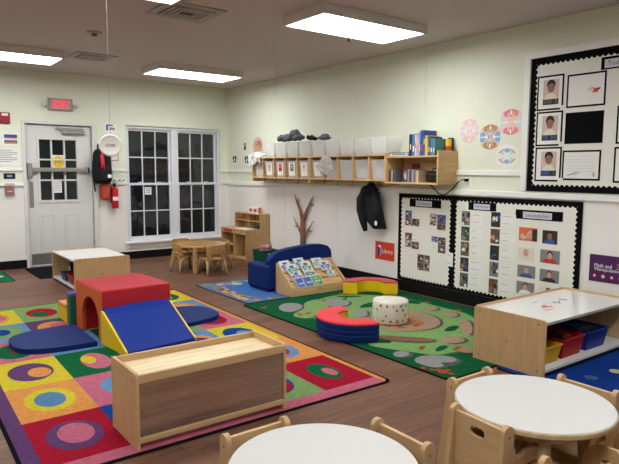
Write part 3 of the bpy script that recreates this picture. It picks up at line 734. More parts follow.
# outlet and cord
t = thing('wall_outlet', 'white wall outlet between the two rails', 'outlet', M=RW(4.0, 1.262))
part('cover_plate', MB().rbox(0, .075, 0, .095, 0, .006, .002), PAPER, t)
b = MB(); b.rect(.022, .012, .05, .036, .0066, 0); part('socket', b, GREYH, t, recalc=False)
b = MB(); b.rbox(.01, .05, .05, .08, .006, .04, .005)
pts = [(.03, .065, .035), (-.01, .07, .05), (-.06, .05, .035), (-.14, -.03, .03), (-.22, -.085, .03), (-.27, -.105, .03), (-.33, -.09, .03), (-.40, -.04, .03), (-.47, .02, .03)]
b.tube(pts, .006, 8)
solo('power_cord', b, BLACKV, 'black power cord looping from the outlet to the book shelf', 'cord', M=RW(4.0, 1.262))

# ------------------------------------------------------------------ tree on the wall
BARK = mat('bark_brown', (142, 96, 70), .85, var=.25, vscale=6, stretch=(3, 3, .6), bump=.5, bscale=18)
t = thing('tree_decoration', 'brown bare paper tree mounted on the wall behind the blue couch', 'tree decoration', (XR - .032, 6.84, .0))
def squash(b):
    for p in b.v: p.x *= .42
    return b
def br(pts, r, nm, par): 
    return part(nm, squash(MB().tube([(0, y - 6.88, z) for y, z in pts], r, 10)), BARK, par, world=False)
tr_ = br([(6.90, .13), (6.90, .35), (6.905, .6), (6.90, .78)], [.062, .054, .048, .042], 'trunk', t)
br([(6.92, .72), (6.97, .85), (7.06, .98), (7.10, 1.07)], [.036, .026, .017, .005], 'branch', t)
br([(7.02, .92), (7.0, 1.0), (7.0, 1.02)], [.014, .008, .003], 'twig', t)
br([(6.88, .72), (6.80, .85), (6.71, .98), (6.65, 1.055)], [.036, .026, .016, .005], 'branch', t)
br([(6.72, .94), (6.66, .93), (6.63, .935)], [.012, .007, .003], 'twig', t)
br([(6.92, .48), (7.0, .58), (7.06, .64), (7.13, .73)], [.026, .019, .013, .005], 'branch', t)
br([(7.02, .59), (7.08, .6), (7.1, .605)], [.012, .007, .003], 'twig', t)
br([(6.88, .46), (6.79, .55), (6.72, .62), (6.65, .71)], [.026, .019, .013, .005], 'branch', t)
br([(6.75, .56), (6.69, .56), (6.66, .565)], [.012, .007, .003], 'twig', t)

# ------------------------------------------------------------------ cubby shelves
def cubby(yl, label):
    t = thing('cubby_shelf', label, 'cubby shelf', M=RW(yl, 1.245), group='wall mounted cubby shelves')
    W_, D = 1.455, .295; e = .018
    part('top_board', MB().box(0, W_, .345, .363, .004, D), HONEY, t, bevel=.003)
    part('bottom_board', MB().box(e, W_ - e, .052, .070, .004, D), HONEY, t, bevel=.003)
    part('back_panel', MB().box(e, W_ - e, .070, .345, .0, .008), HONEY, t)
    for x in (0, W_ - e):
        part('side_panel', MB().prism([(.0, .02), (D - .10, .0), (D, .012), (D, .345), (0, .345)], x, x + e, 'x', T=Matrix(((1, 0, 0, 0), (0, 0, 1, 0), (0, 1, 0, 0), (0, 0, 0, 1)))), HONEYZ, t, bevel=.003)
    for k in range(1, 5):
        x = W_ * k / 5; part('divider', MB().box(x - e / 2, x + e / 2, .070, .345, .008, D - .005), HONEYZ, t, bevel=.002)
    hr = part('hook_rail', MB().box(e, W_ - e, .02, .052, .0, .018), HONEY, t)
    for k in range(5):
        x = W_ * (k + .5) / 5
        part('coat_hook', MB().tube([(x, .052, D * .5), (x, .01, D * .5), (x, -.01, D * .5 + .012), (x, .003, D * .5 + .028)], .004, 6), DARKM, t)
    return t
cub = [cubby(7.82, 'left wooden cubby shelf of plastic bins, nearer the window'), cubby(6.362, 'right wooden cubby shelf of plastic bins, above the black jacket')]
ordw = ['first', 'second', 'third', 'fourth', 'fifth']
def tub(w_, h_, d_, tk=.004, taper=.86, lip=.008):
    """open tapered plastic tub; x width, y height, z depth, base corner centred at origin"""
    b = MB()
    def ring(s, y, o): return [((-w_ / 2 - o) * s, y, (-o) + (1 - s) * d_ / 2), ((w_ / 2 + o) * s, y, (-o) + (1 - s) * d_ / 2), ((w_ / 2 + o) * s, y, d_ + o - (1 - s) * d_ / 2), ((-w_ / 2 - o) * s, y, d_ + o - (1 - s) * d_ / 2)]
    R = [ring(taper, 0, 0), ring(1, h_ - lip, 0), ring(1, h_ - lip, lip * .6), ring(1, h_, lip * .6), ring(1, h_, -tk), ring(taper, tk, -tk)]
    vs = [p for q in R for p in q]; fs = [(3, 2, 1, 0), (20, 21, 22, 23)]
    for k in range(5):
        for j in range(4): fs.append((k * 4 + j, k * 4 + (j + 1) % 4, k * 4 + 4 + (j + 1) % 4, k * 4 + 4 + j))
    return b.add(vs, fs)
LABELC = mat('label_card', (228, 226, 222), .5)
def storage_bin(M, label, group, w_, h_, d_, card=None, fill=None):
    t = thing('storage_bin', label, 'storage bin', M=M, group=group)
    part('bin_body', tub(w_, h_, d_), BIN, t)
    if card is not None:
        b = MB(); cw = w_ * .62; z = d_ + .0005; b.add([(-cw / 2, h_ * .12, z - .009), (cw / 2, h_ * .12, z - .009), (cw / 2, h_ * .88, z), (-cw / 2, h_ * .88, z)], [(0, 1, 2, 3)], 3)
        if card > 0:
            b.add([(-cw * .28, h_ * .38, z - .004), (cw * .28, h_ * .38, z - .004), (cw * .28, h_ * .84, z + .003), (-cw * .28, h_ * .84, z + .003)], [(0, 1, 2, 3)], P(card))
            b.ell(0, h_ * .68, cw * .15, h_ * .1, z + .004, 0, n=14)
        part('picture_card', b, PM, t, recalc=False)
    if fill:
        b = MB(); b.rbox(-w_ * .4, w_ * .4, .01, h_ * fill[0], .03, d_ - .03, .02, seg=3); part('bin_contents', b, flatc('fill_%d_%d_%d' % fill[1], *fill[1]), t, smooth=True)
    return t
GI, GT = 'bins inside the cubbies', 'bins standing on top of the cubbies'
cards = {0: [None, 7, 5, 2, 6], 1: [6, None, None, None, None]}
colr = {0: [(214, 200, 200), (200, 200, 200), (196, 196, 196), (190, 190, 190), (170, 176, 186)], 1: [(205, 205, 205), (180, 190, 206), (150, 160, 180), (190, 192, 200), (206, 200, 210)]}
fl2 = {0: [None, (206, 208, 206), (176, 186, 196), (160, 170, 176), (196, 158, 158)], 1: [(196, 198, 198), (202, 192, 196), (222, 150, 140), (170, 168, 166), (214, 214, 216)]}
for u_, (yl, nm) in enumerate(((7.82, 'left'), (6.362, 'right'))):
    for k in range(5):
        yc = yl - 1.455 * (k + .5) / 5
        storage_bin(RW(yc, 1.245 + .0705, .02), '%s bin from the left inside the %s cubby shelf' % (ordw[k], nm), GI, .232, .235, .25, cards[u_][k], (.55, colr[u_][k]))
        if u_ == 0 and k == 0: continue
        storage_bin(RW(yc, 1.6085, .02), '%s bin from the left standing on the %s cubby shelf' % (ordw[k - 1 if u_ == 0 else k], nm), GT, .256 if u_ else .252, .205, .25, None, (.22, fl2[u_][k]))
# soft things on the cubbies
def blob(name, pieces, m, label, cat, jit=.01, seed=1, sub=True):
    b = MB(); r = random.Random(seed)
    for c, s in pieces: b.sphere(c, s, u=20, v=14)
    for i, p in enumerate(b.v):
        n = math.sin(p.x * 60 + seed) * math.cos(p.y * 47) + math.sin(p.z * 70 + p.y * 30)
        b.v[i] = p + Vector((n * jit * .5, n * jit * .5, n * jit * .6))
    return solo(name, b, m, label, cat, smooth=True)
KNIT = mat('knit_grey', (104, 108, 118), .95, var=.35, vscale=26, bump=.8, bscale=60)
blob('knit_blanket', [((4.84, 7.08, 1.872), (.08, .13, .05)), ((4.84, 6.93, 1.885), (.08, .12, .055)), ((4.83, 6.78, 1.905), (.08, .10, .075)), ((4.82, 6.68, 1.87), (.08, .10, .045))], KNIT, 'dark grey knitted bundle draped over the cubby top bins', 'blanket', .012, 3)
blob('mitten', [((4.85, 6.44, 1.845), (.06, .045, .022)), ((4.83, 6.40, 1.865), (.03, .03, .035)), ((4.84, 6.35, 1.848), (.05, .04, .022)), ((4.83, 6.475, 1.86), (.025, .02, .035))], BLACKF, 'small black mitten bundle on the last left bin', 'mitten', .008, 5)
blob('hat', [((4.87, 6.17, 1.848), (.09, .10, .026)), ((4.86, 6.14, 1.865), (.06, .06, .03))], KNIT, 'flat dark cap on the first right cubby bin', 'hat', .008, 8)
b = MB()                                                          # white cloth over the left cubby end
n = 18
vs = []; fs = []
for i in range(n + 1):
    for j in range(n + 1):
        u, v = i / n, j / n
        y = 7.90 - .34 * u; s = v * .42
        x = 5.0 - min(s, .25); z = 1.618
        if s > .25: x = 4.752 - .01 * math.sin(u * 9); z = 1.618 - (s - .25) * (.75 + .3 * math.sin(u * 5 + 1))
        z += .045 * abs(math.sin(u * 7 + v * 5)) * (1 if s < .25 else .1) + .04 * math.exp(-((u - .4) ** 2 + (v - .3) ** 2) * 9) * (1 if s < .25 else 0)
        x -= .012 * math.sin(u * 14 + v * 4) + .012
        vs.append((x, y, z))
for i in range(n):
    for j in range(n): fs.append((i * (n + 1) + j, (i + 1) * (n + 1) + j, (i + 1) * (n + 1) + j + 1, i * (n + 1) + j + 1))
b.add(vs, fs)
o = solo('cloth', b, mat('cloth_white', (214, 212, 206), .9, var=.3, vscale=18), 'crumpled white and grey cloth at the left end of the cubbies', 'cloth', smooth=True)
o.modifiers.new('solid', 'SOLIDIFY').thickness = .004
b = MB(); b.sphere((4.735, 5.97, 1.49), (.035, .15, .115), u=26, v=18)
for i, p in enumerate(b.v):
    k = math.sin(p.y * 55 + p.z * 30) * .012 + math.sin(p.z * 80 - p.y * 20) * .008
    b.v[i] = p + Vector((k * .4, k, k))
b.tube([(4.735, 5.95, 1.57), (4.735, 5.94, 1.61), (4.745, 5.93, 1.622)], [.04, .018, .01], 10)
solo('plastic_bag', b, plastic_translucent('bag_film', (250, 250, 250), .6, .15), 'clear crinkled plastic bag hanging in front of the right cubbies', 'plastic bag', smooth=True)

# ------------------------------------------------------------------ book shelf on the wall
t = thing('wall_bookshelf', 'wooden wall shelf full of books right of the cubbies', 'book shelf', M=RW(4.90, 1.24))
W_, D, e = .79, .31, .02
SW = Matrix(((1, 0, 0, 0), (0, 0, 1, 0), (0, 1, 0, 0), (0, 0, 0, 1)))
for x in (0, W_ - e):
    part('side_panel', MB().prism([(0, .05), (D, .035), (D, .392), (0, .396)], x, x + e, 'x', T=SW), HONEYZ, t, bevel=.004)
part('top_board', MB().box(e, W_ - e, .325, .343, .01, D - .012), HONEY, t, bevel=.003)
part('bottom_board', MB().box(e, W_ - e, .035, .055, .01, D - .005), HONEY, t, bevel=.003)
part('back_panel', MB().box(e, W_ - e, .055, .325, 0, .01), HONEY, t)
part('top_rail', MB().box(e, W_ - e, .343, .385, 0, .01), HONEY, t)
def book(M, th, h_, d_, c, label, group, title=True, cat='book'):
    t = thing('book', label, cat, M=M, group=group)          # x thickness, y height, z depth (spine at z = d)
    cm = mat('cover_%d_%d_%d' % c, c, .35)
    b = MB(); b.box(0, th, 0, h_, d_ - .002, d_).box(0, .002, 0, h_, 0, d_ - .002).box(th - .002, th, 0, h_, 0, d_ - .002)
    part('cover', b, cm, t); part('pages', MB().box(.0025, th - .0025, .004, h_ - .004, .004, d_ - .003), PAPER, t)
    if title:
        b = MB(); q_ = (sum(c) * 7 % 5) * .09; b.rect(th * .3, h_ * (.2 + q_), th * .7, h_ * (.45 + q_), d_ + .0004); part('spine_title', b, flatc('spine_%d' % (sum(c) % 3), *[(240, 230, 210), (250, 214, 80), (200, 60, 60)][sum(c) % 3]), t, recalc=False)
    return t
tb = [(.045, .235, (38, 44, 66), 'dark speckled book at the left end of the standing row'), (.045, .235, (70, 120, 170), 'mid blue book, second in the standing row'),
      (.025, .225, (196, 210, 220), 'pale blue book, third in the standing row'), (.03, .245, (204, 150, 160), 'pinkish book before the tall blue one'),
      (.02, .26, (110, 150, 190), 'thin light blue book beside the tallest one'), (.045, .272, (36, 74, 150), 'tallest book, deep blue, on the wall shelf'),
      (.03, .215, (52, 90, 150), 'shorter blue book right of the tallest'), (.022, .215, (226, 190, 50), 'yellow book on the wall shelf'),
      (.02, .175, (200, 160, 40), 'short mustard book beside the yellow one'), (.028, .20, (40, 60, 120), 'navy book right of the yellow pair'),
      (.035, .18, (60, 120, 150), 'teal blue book near the right end'), (.03, .175, (70, 140, 150), 'small teal book near the right end')]
x = 4.575
for th, h_, c, l in tb:
    book(RW(x, 1.5835, .075 if h_ < .23 else .05), th - .002, h_, .19 if h_ < .23 else .21, c, l + ' on top of the shelf' if len(l.split()) < 8 else l, 'books standing on top of the wall shelf'); x -= th
for k, (y, w_, h_, d_, c, l) in enumerate([(4.225 - .045 * 0, .05, .19, .12, (40, 44, 40), 'dark little board book at the right of the standing row'), (4.17, .028, .165, .14, (60, 110, 60), 'slim green board book at the right end of the row')]):
    pass
def block_item(name, y, z, w0, w_, h_, d_, c, label, cat, stripes=()):
    t = thing(name, label, cat, M=RW(y, z, w0))
    b = MB(); b.rbox(0, w_, 0, h_, 0, d_, .004); part('body', b, mat('item_%d_%d_%d' % c, c, .4), t)
    for (y0, y1, cc) in stripes:
        b = MB(); b.rect(w_ * .06, h_ * y0, w_ * .94, h_ * y1, d_ + .0006); b.add([(-.0006, h_ * y0, .01), (-.0006, h_ * y0, d_ - .01), (-.0006, h_ * y1, d_ - .01), (-.0006, h_ * y1, .01)], [(0, 1, 2, 3)])
        part('band', b, mat('item_%d_%d_%d' % cc, cc, .4), t, recalc=False)
    return t
block_item('small_box', 4.195, 1.5835, .015, .035, .19, .055, (38, 52, 44), 'dark green little box at the right end of the shelf top', 'box', ((.7, .85, (200, 190, 160)),))
# lying book, boxes and radio
t = thing('book', 'flat teal book lying on the left end of the wall shelf', 'book', M=RW(4.868, 1.584, .06))
part('cover', MB().box(0, .27, 0, .004, 0, .2).box(0, .27, .034, .038, 0, .2).box(0, .27, .004, .034, .0, .004), mat('cover_teal', (56, 96, 112), .4), t)
part('pages', MB().box(.003, .267, .004, .034, .004, .196), PAPER, t)
part('spine_title', MB().box(.03, .24, .01, .028, .1962, .1975), mat('cover_teal_light', (120, 160, 176), .4), t)
x = 4.868; r = random.Random(4); GB = 'books on the lower board of the wall shelf'
low = [(.022, .14, (70, 60, 90)), (.018, .14, (150, 60, 70)), (.016, .135, (200, 196, 190)), (.02, .14, (60, 80, 60)), (.022, .145, (90, 90, 96))]
nm = ['dusky violet', 'dull red', 'off white', 'dark olive', 'charcoal']
for (th, h_, c), n_ in zip(low, nm):
    book(RW(x, 1.2955, .08), th - .001, h_, .19, c, 'thin %s book at the left of the lower shelf' % n_, GB, False); x -= th
t = thing('picture_book', 'face-out magazine with a pink cover on the lower wall shelf', 'magazine', M=RW(4.755, 1.2955, .16))
part('cover', MB().box(0, .15, 0, .15, 0, .012), flatc('mag_dark', 60, 60, 66), t)
b = MB(); b.ell(.075, .075, .055, .06, .0126, 0).rect(.01, .12, .14, .145, .0128, 1).ell(.075, .06, .03, .03, .0132, 2).rect(.0, .0, .03, .06, .013, 3); part('cover_picture', b, [PR[7], PR[5], PAPER, PR[4]], t, recalc=False)
x = 4.597
low2 = [(.02, .135, (60, 66, 90), 'slate'), (.024, .14, (150, 150, 160), 'silver grey'), (.02, .135, (90, 60, 70), 'plum'), (.02, .14, (70, 96, 120), 'steel blue'), (.022, .135, (180, 170, 160), 'stone'), (.02, .14, (96, 90, 110), 'heather'), (.022, .135, (140, 130, 130), 'taupe'), (.03, .13, (206, 190, 150), 'beige')]
for th, h_, c, n_ in low2:
    book(RW(x, 1.2955, .08), th - .001, h_, .19, c, '%s book in the middle of the lower wall shelf' % n_, GB, False); x -= th
t = thing('radio', 'black rounded radio on the right of the lower wall shelf', 'radio', M=RW(4.36, 1.2955, .08))
part('body', MB().rbox(0, .2, 0, .125, 0, .16, .035, seg=5), mat('gloss_black', (14, 14, 16), .25), t, smooth=True)
for sx in (.055, .145):
    part('speaker_grille', MB(Matrix.Translation((sx, .06, .158))).lathe([(0, .004), (.03, .004), (.036, 0)], n=24), DARKM, t)
part('carry_handle', MB().tube([(.04, .12, .08), (.05, .15, .08), (.15, .15, .08), (.16, .12, .08)], .006, 8), mat('gloss_black', (14, 14, 16)), t)
block_item('small_box', 4.745, 1.448, .012, .11, .055, .02, (150, 30, 36), 'small dark red box pinned at the back of the wall shelf', 'box')
# tins on the shelf top right
for y, h_, c, c2, l in [(4.165, .175, (232, 190, 40), (206, 70, 50), 'yellow and red tin at the right end of the shelf top')]:
    t = thing('tin', l, 'tin', M=RW(y + .002, 1.5835, .05))
    b = MB(U); b.lathe([(0, 0), (.032, 0), (.032, h_), (0, h_)], (-.0, -.04, 0), n=22); 
    part('tin_body', b, mat('tin_%d' % c[0], c, .35), t)
    b = MB(U); b.lathe([(.0325, .05), (.0325, .10)], (0, -.04, 0), n=22); part('tin_band', b, mat('tin_%d' % c2[0], c2, .35), t, recalc=False)

# ------------------------------------------------------------------ black jacket
t = thing('jacket', 'black hooded jacket hanging from a hook under the cubbies', 'jacket', M=RW(5.35, .665) @ Matrix.Diagonal((.88, 1, 1, 1)))
lv = [(.60, -.03, .02, .04), (.585, -.06, .05, .07), (.55, -.12, .09, .09), (.50, -.17, .11, .10), (.40, -.19, .15, .11), (.30, -.18, .20, .12), (.20, -.13, .24, .12), (.12, -.06, .27, .11), (.06, .02, .285, .10)]
vs = []; fs = []; n = 36
for (z, a, c_, dp) in lv:
    for k in range(n):
        th = 2 * PI * k / n; cx, hw = (a + c_) / 2, (c_ - a) / 2
        fold = 1 + .07 * math.sin(7 * th + z * 9) * (1 - z)
        vs.append((cx + hw * math.cos(th) * fold, z + .012 * math.sin(3 * th), .085 + dp * .62 * math.sin(th) * fold))
for i in range(len(lv) - 1):
    for k in range(n): fs.append((i * n + k, i * n + (k + 1) % n, (i + 1) * n + (k + 1) % n, (i + 1) * n + k))
fs += [tuple(range(n)), tuple(reversed([(len(lv) - 1) * n + k for k in range(n)]))]
part('jacket_body', MB().add(vs, fs), BLACKF, t, smooth=True)
part('sleeve', MB().tube([(-.10, .50, .12), (-.135, .40, .15), (-.125, .27, .16), (-.085, .13, .15), (-.05, .01, .14)], [.05, .065, .06, .05, .028], 14), BLACKF, t, smooth=True)
part('sleeve', MB().tube([(.12, .48, .12), (.17, .36, .14), (.2, .24, .14), (.21, .12, .13)], [.05, .06, .055, .04], 14), BLACKF, t, smooth=True)
part('hood', MB().sphere((-.075, .50, .11), (.10, .075, .07)).tube([(-.035, .48, .1), (-.02, .54, .1), (-.012, .585, .09), (-.01, .605, .09)], [.10, .075, .04, .012], 14), BLACKF, t, smooth=True)
part('collar_loop', MB().tube([(-.02, .59, .09), (-.01, .64, .10), (.0, .59, .09)], .004, 6), BLACKF, t)
b = MB(); b.ell(.205, .125, .028, .03, .178, 0); part('white_patch', b, PAPER, t, recalc=False)
# ------------------------------------------------------------------ rugs
RT = .005
def rounded(x0, y0, x1, y1, r):
    return circ(x1 - r, y0 + r, r, -90, 0, 5) + circ(x1 - r, y1 - r, r, 0, 90, 5) + circ(x0 + r, y1 - r, r, 90, 180, 5) + circ(x0 + r, y0 + r, r, 180, 270, 5)
RUGC = {'red': rugc('red', 162, 26, 48), 'purple': rugc('purple', 96, 64, 107), 'pink': rugc('pink', 190, 103, 125), 'blue': rugc('blue', 22, 68, 138), 'lblue': rugc('lblue', 101, 140, 182),
        'lgreen': rugc('lgreen', 122, 157, 97), 'green': rugc('green', 18, 96, 57), 'orange': rugc('orange', 213, 145, 77), 'yellow': rugc('yellow', 205, 187, 50), 'black': rugc('black', 20, 18, 20),
        'sky': rugc('sky', 85, 129, 162)}
RK = list(RUGC); RI = {k: i for i, k in enumerate(RK)}
b = MB(); gx0, gy0, cx, cy = .632, 2.872, .4245, .590
b.prism(rounded(.532, 2.745, 2.812, 6.515, .05), 0, RT, 'z', RI['black'])
z = RT + .0006
L, R_, F_, K_ = .552, 2.794, 2.768, 6.495; gx1, gy1 = gx0 + 5 * cx, gy0 + 6 * cy
b.flat([(L + .03, F_), (R_ - .03, F_), (gx1, gy0), (gx0, gy0)], z, RI['pink']); b.flat([(R_, F_ + .03), (R_, K_ - .03), (gx1, gy1), (gx1, gy0), (R_ - .03, F_)], z, RI['orange'])
b.flat([(R_ - .03, K_), (L + .03, K_), (gx0, gy1), (gx1, gy1)], z, RI['lgreen']); b.flat([(L, K_ - .03), (L, F_ + .03), (L + .03, F_), (gx0, gy0), (gx0, gy1)], z, RI['purple'])
cells = {  # (col,row): (ground, outer ellipse, inner ellipse)
 (0, 0): ('red', 'purple', 'pink'), (1, 0): ('blue', 'orange', 'yellow'), (2, 0): ('purple', 'lblue', 'pink'), (3, 0): ('lgreen', 'blue', 'red'), (4, 0): ('red', 'green', 'pink'),
 (0, 1): ('orange', 'yellow', 'sky'), (1, 1): ('pink', 'lblue', 'red'), (2, 1): ('yellow', 'red', 'green'), (3, 1): ('pink', 'green', 'lgreen'), (4, 1): ('orange', 'lblue', 'red'),
 (0, 2): ('yellow', 'purple', 'orange'), (1, 2): ('green', 'pink', 'yellow'), (2, 2): ('orange', 'red', 'blue'), (3, 2): ('lblue', 'orange', 'purple'), (4, 2): ('yellow', 'blue', 'lblue'),
 (0, 3): ('pink', 'green', 'red'), (1, 3): ('lblue', 'yellow', 'orange'), (2, 3): ('green', 'pink', 'blue'), (3, 3): ('lgreen', 'green', 'yellow'), (4, 3): ('pink', 'red', 'purple'),
 (0, 4): ('lblue', 'lgreen', 'blue'), (1, 4): ('purple', 'orange', 'pink'), (2, 4): ('yellow', 'blue', 'red'), (3, 4): ('orange', 'purple', 'green'), (4, 4): ('lblue', 'orange', 'yellow'),
 (0, 5): ('yellow', 'orange', 'pink'), (1, 5): ('lgreen', 'red', 'green'), (2, 5): ('red', 'blue', 'lblue'), (3, 5): ('pink', 'purple', 'lgreen'), (4, 5): ('yellow', 'green', 'lblue')}
r = random.Random(11)
ov = {(0, 0): ((.145, .19, 0, 0), (.093, .135, .01, .02)), (0, 1): ((.145, .2, 0, 0), (.09, .13, 0, 0)), (0, 2): ((.145, .2, 0, .01), (.075, .11, .05, -.03)), (1, 2): ((.1, .2, .02, 0), (.05, .1, -.02, .05)),
      (4, 0): ((.1, .17, 0, .0), (.045, .08, .03, -.03)), (4, 1): ((.14, .2, 0, 0), (.09, .13, -.02, 0)), (1, 1): ((.14, .18, .03, 0), (.05, .09, .08, 0))}
for (i, j), (g, o_, n_) in cells.items():
    x0, y0 = gx0 + i * cx, gy0 + j * cy
    b.rect(x0, y0, x0 + cx, y0 + cy, z, RI[g])
    e1, e2 = ov.get((i, j), ((.14, .2, r.uniform(-.02, .02), r.uniform(-.03, .03)), (.075, .11, r.uniform(-.04, .04), r.uniform(-.05, .05))))
    b.ell(x0 + cx / 2 + e1[2], y0 + cy / 2 + e1[3], e1[0], e1[1], z + .0005, RI[o_], n=40)
    b.ell(x0 + cx / 2 + e2[2], y0 + cy / 2 + e2[3], e2[0], e2[1], z + .001, RI[n_], n=36)
for p in b.v: p.x += .022 * (p.y - 4.5)
solo('area_rug', b, [RUGC[k] for k in RK], 'large rug of bright squares with ovals under the foam climber', 'rug', recalc=False, merge=False)

# campsite rug
CR = {'base': rugc('camp_base', 20, 89, 54), 'edge': RUGC['black'], 'lawn': rugc('camp_lawn', 126, 166, 100), 'tan': rugc('camp_tan', 167, 140, 115), 'fire': rugc('camp_fire', 201, 108, 58), 'rock': rugc('camp_rock', 147, 147, 145),
      'shade': rugc('camp_shade', 89, 91, 93), 'log': rugc('camp_log', 130, 99, 76), 'leaf': rugc('camp_leaf', 182, 78, 45), 'moss': rugc('camp_moss', 56, 117, 69)}
CK = list(CR); CI = {k: i for i, k in enumerate(CK)}
def smooth(P, it=2):
    for _ in range(it):
        Q = []
        for k in range(len(P)):
            a, c = P[k], P[(k + 1) % len(P)]
            Q += [(a[0] * .75 + c[0] * .25, a[1] * .75 + c[1] * .25), (a[0] * .25 + c[0] * .75, a[1] * .25 + c[1] * .75)]
        P = Q
    return P
b = MB(); b.prism(rounded(3.085, 2.515, 4.985, 5.30, .06), 0, RT, 'z', CI['edge'])
b.flat(rounded(3.105, 2.535, 4.965, 5.28, .05), z, CI['base'])
zz = [z]
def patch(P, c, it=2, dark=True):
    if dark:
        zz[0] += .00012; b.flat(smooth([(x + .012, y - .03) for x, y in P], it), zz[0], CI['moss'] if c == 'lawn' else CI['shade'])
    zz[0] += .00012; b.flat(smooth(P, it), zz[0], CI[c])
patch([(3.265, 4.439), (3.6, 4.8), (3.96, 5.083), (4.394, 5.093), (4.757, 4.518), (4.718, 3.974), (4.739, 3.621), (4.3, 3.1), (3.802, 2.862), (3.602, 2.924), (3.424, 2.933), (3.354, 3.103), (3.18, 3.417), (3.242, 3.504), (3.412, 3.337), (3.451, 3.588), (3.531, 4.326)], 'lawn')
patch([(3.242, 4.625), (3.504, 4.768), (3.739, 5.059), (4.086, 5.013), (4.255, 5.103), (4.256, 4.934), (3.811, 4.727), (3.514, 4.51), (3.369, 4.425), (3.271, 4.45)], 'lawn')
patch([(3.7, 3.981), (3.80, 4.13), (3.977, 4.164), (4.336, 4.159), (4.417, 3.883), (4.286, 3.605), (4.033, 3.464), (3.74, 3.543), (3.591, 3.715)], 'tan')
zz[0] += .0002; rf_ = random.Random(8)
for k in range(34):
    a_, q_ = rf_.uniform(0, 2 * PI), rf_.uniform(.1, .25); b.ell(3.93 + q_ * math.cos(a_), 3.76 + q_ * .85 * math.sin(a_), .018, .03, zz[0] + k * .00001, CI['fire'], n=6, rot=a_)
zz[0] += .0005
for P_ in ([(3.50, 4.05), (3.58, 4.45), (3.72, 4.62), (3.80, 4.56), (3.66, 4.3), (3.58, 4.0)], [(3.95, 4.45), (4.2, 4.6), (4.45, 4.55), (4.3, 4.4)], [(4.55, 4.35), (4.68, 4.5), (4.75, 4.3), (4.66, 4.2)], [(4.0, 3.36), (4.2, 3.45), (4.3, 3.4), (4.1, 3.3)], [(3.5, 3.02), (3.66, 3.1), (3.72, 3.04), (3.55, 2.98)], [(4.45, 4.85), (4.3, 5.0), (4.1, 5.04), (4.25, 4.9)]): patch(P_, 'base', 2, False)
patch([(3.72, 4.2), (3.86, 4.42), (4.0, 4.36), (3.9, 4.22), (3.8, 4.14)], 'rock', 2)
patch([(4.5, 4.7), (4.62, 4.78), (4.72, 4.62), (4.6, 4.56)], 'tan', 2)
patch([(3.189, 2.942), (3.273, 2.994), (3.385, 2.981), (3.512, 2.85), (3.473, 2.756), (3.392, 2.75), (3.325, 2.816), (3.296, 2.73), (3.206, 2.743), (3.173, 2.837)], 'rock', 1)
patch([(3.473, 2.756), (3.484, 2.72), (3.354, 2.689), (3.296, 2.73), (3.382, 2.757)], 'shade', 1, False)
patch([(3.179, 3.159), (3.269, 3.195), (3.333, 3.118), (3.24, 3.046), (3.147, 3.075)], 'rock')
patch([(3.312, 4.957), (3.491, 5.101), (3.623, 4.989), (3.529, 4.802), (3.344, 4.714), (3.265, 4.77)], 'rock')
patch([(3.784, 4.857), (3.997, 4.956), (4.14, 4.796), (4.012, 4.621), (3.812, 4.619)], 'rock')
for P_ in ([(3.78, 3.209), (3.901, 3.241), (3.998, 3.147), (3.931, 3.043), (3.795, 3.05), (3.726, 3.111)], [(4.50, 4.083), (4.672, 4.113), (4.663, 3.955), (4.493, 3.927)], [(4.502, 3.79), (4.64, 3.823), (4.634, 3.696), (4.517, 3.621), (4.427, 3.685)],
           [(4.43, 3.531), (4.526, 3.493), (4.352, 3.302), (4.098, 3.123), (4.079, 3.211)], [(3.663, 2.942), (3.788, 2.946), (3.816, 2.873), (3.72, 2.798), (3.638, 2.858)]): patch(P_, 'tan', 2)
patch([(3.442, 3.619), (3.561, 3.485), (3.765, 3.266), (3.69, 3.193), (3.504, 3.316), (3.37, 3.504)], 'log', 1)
r = random.Random(5); zz[0] += .0003
for (x, y) in [(3.492, 3.127), (3.18, 2.661), (3.138, 2.759), (3.137, 2.668), (3.202, 2.621), (4.78, 4.206), (4.756, 3.774), (3.71, 2.981), (3.429, 4.556), (3.442, 4.467), (3.342, 4.601), (3.897, 4.947), (3.2, 5.0), (4.3, 5.06), (3.95, 3.65), (3.8, 3.66), (4.05, 3.8), (3.78, 3.9), (3.92, 4.0)]:
    for k in range(3): b.ell(x + r.uniform(-.03, .03), y + r.uniform(-.04, .04), .016, .026, zz[0] + k * .0001, CI['leaf'], n=7, rot=r.uniform(0, 3))
for k in range(40):
    x, y = r.uniform(3.3, 4.7), r.uniform(3.0, 4.9); b.ell(x, y, r.uniform(.02, .05), r.uniform(.02, .045), z + .00006 + .0000001 * k, CI['moss'], n=9)
solo('area_rug', b, [CR[k] for k in CK], 'dark green campsite rug with rocks and campfire along the right wall', 'rug', recalc=False, merge=False)
# city rug
b = MB(); b.prism(rounded(3.165, 5.31, 4.75, 6.56, .03), 0, RT, 'z', 0)
b.flat(rounded(3.177, 5.322, 4.738, 6.548, .02), z, 1)
b.flat(smooth([(3.36, 6.3), (3.75, 6.38), (4.4, 6.38), (4.4, 5.4), (3.8, 5.4), (3.38, 5.45)]), z + .0003, 2)
r = random.Random(21)
for k in range(110):
    ring_ = r.random()
    x, y = (r.uniform(3.23, 3.36), r.uniform(5.38, 6.5)) if ring_ < .6 else (r.uniform(3.3, 4.6), r.choice([r.uniform(5.36, 5.45), r.uniform(6.36, 6.49)]))
    b.rect(x - r.uniform(.015, .045), y - r.uniform(.02, .05), x + r.uniform(.015, .04), y + r.uniform(.02, .05), z + .0005 + k * .00001, r.choice([3, 4, 5, 6, 7, 8]))
b.ell(3.62, 6.33, .08, .07, z + .0014, 4, n=9).ell(3.6, 6.3, .045, .04, z + .0016, 7, n=7)
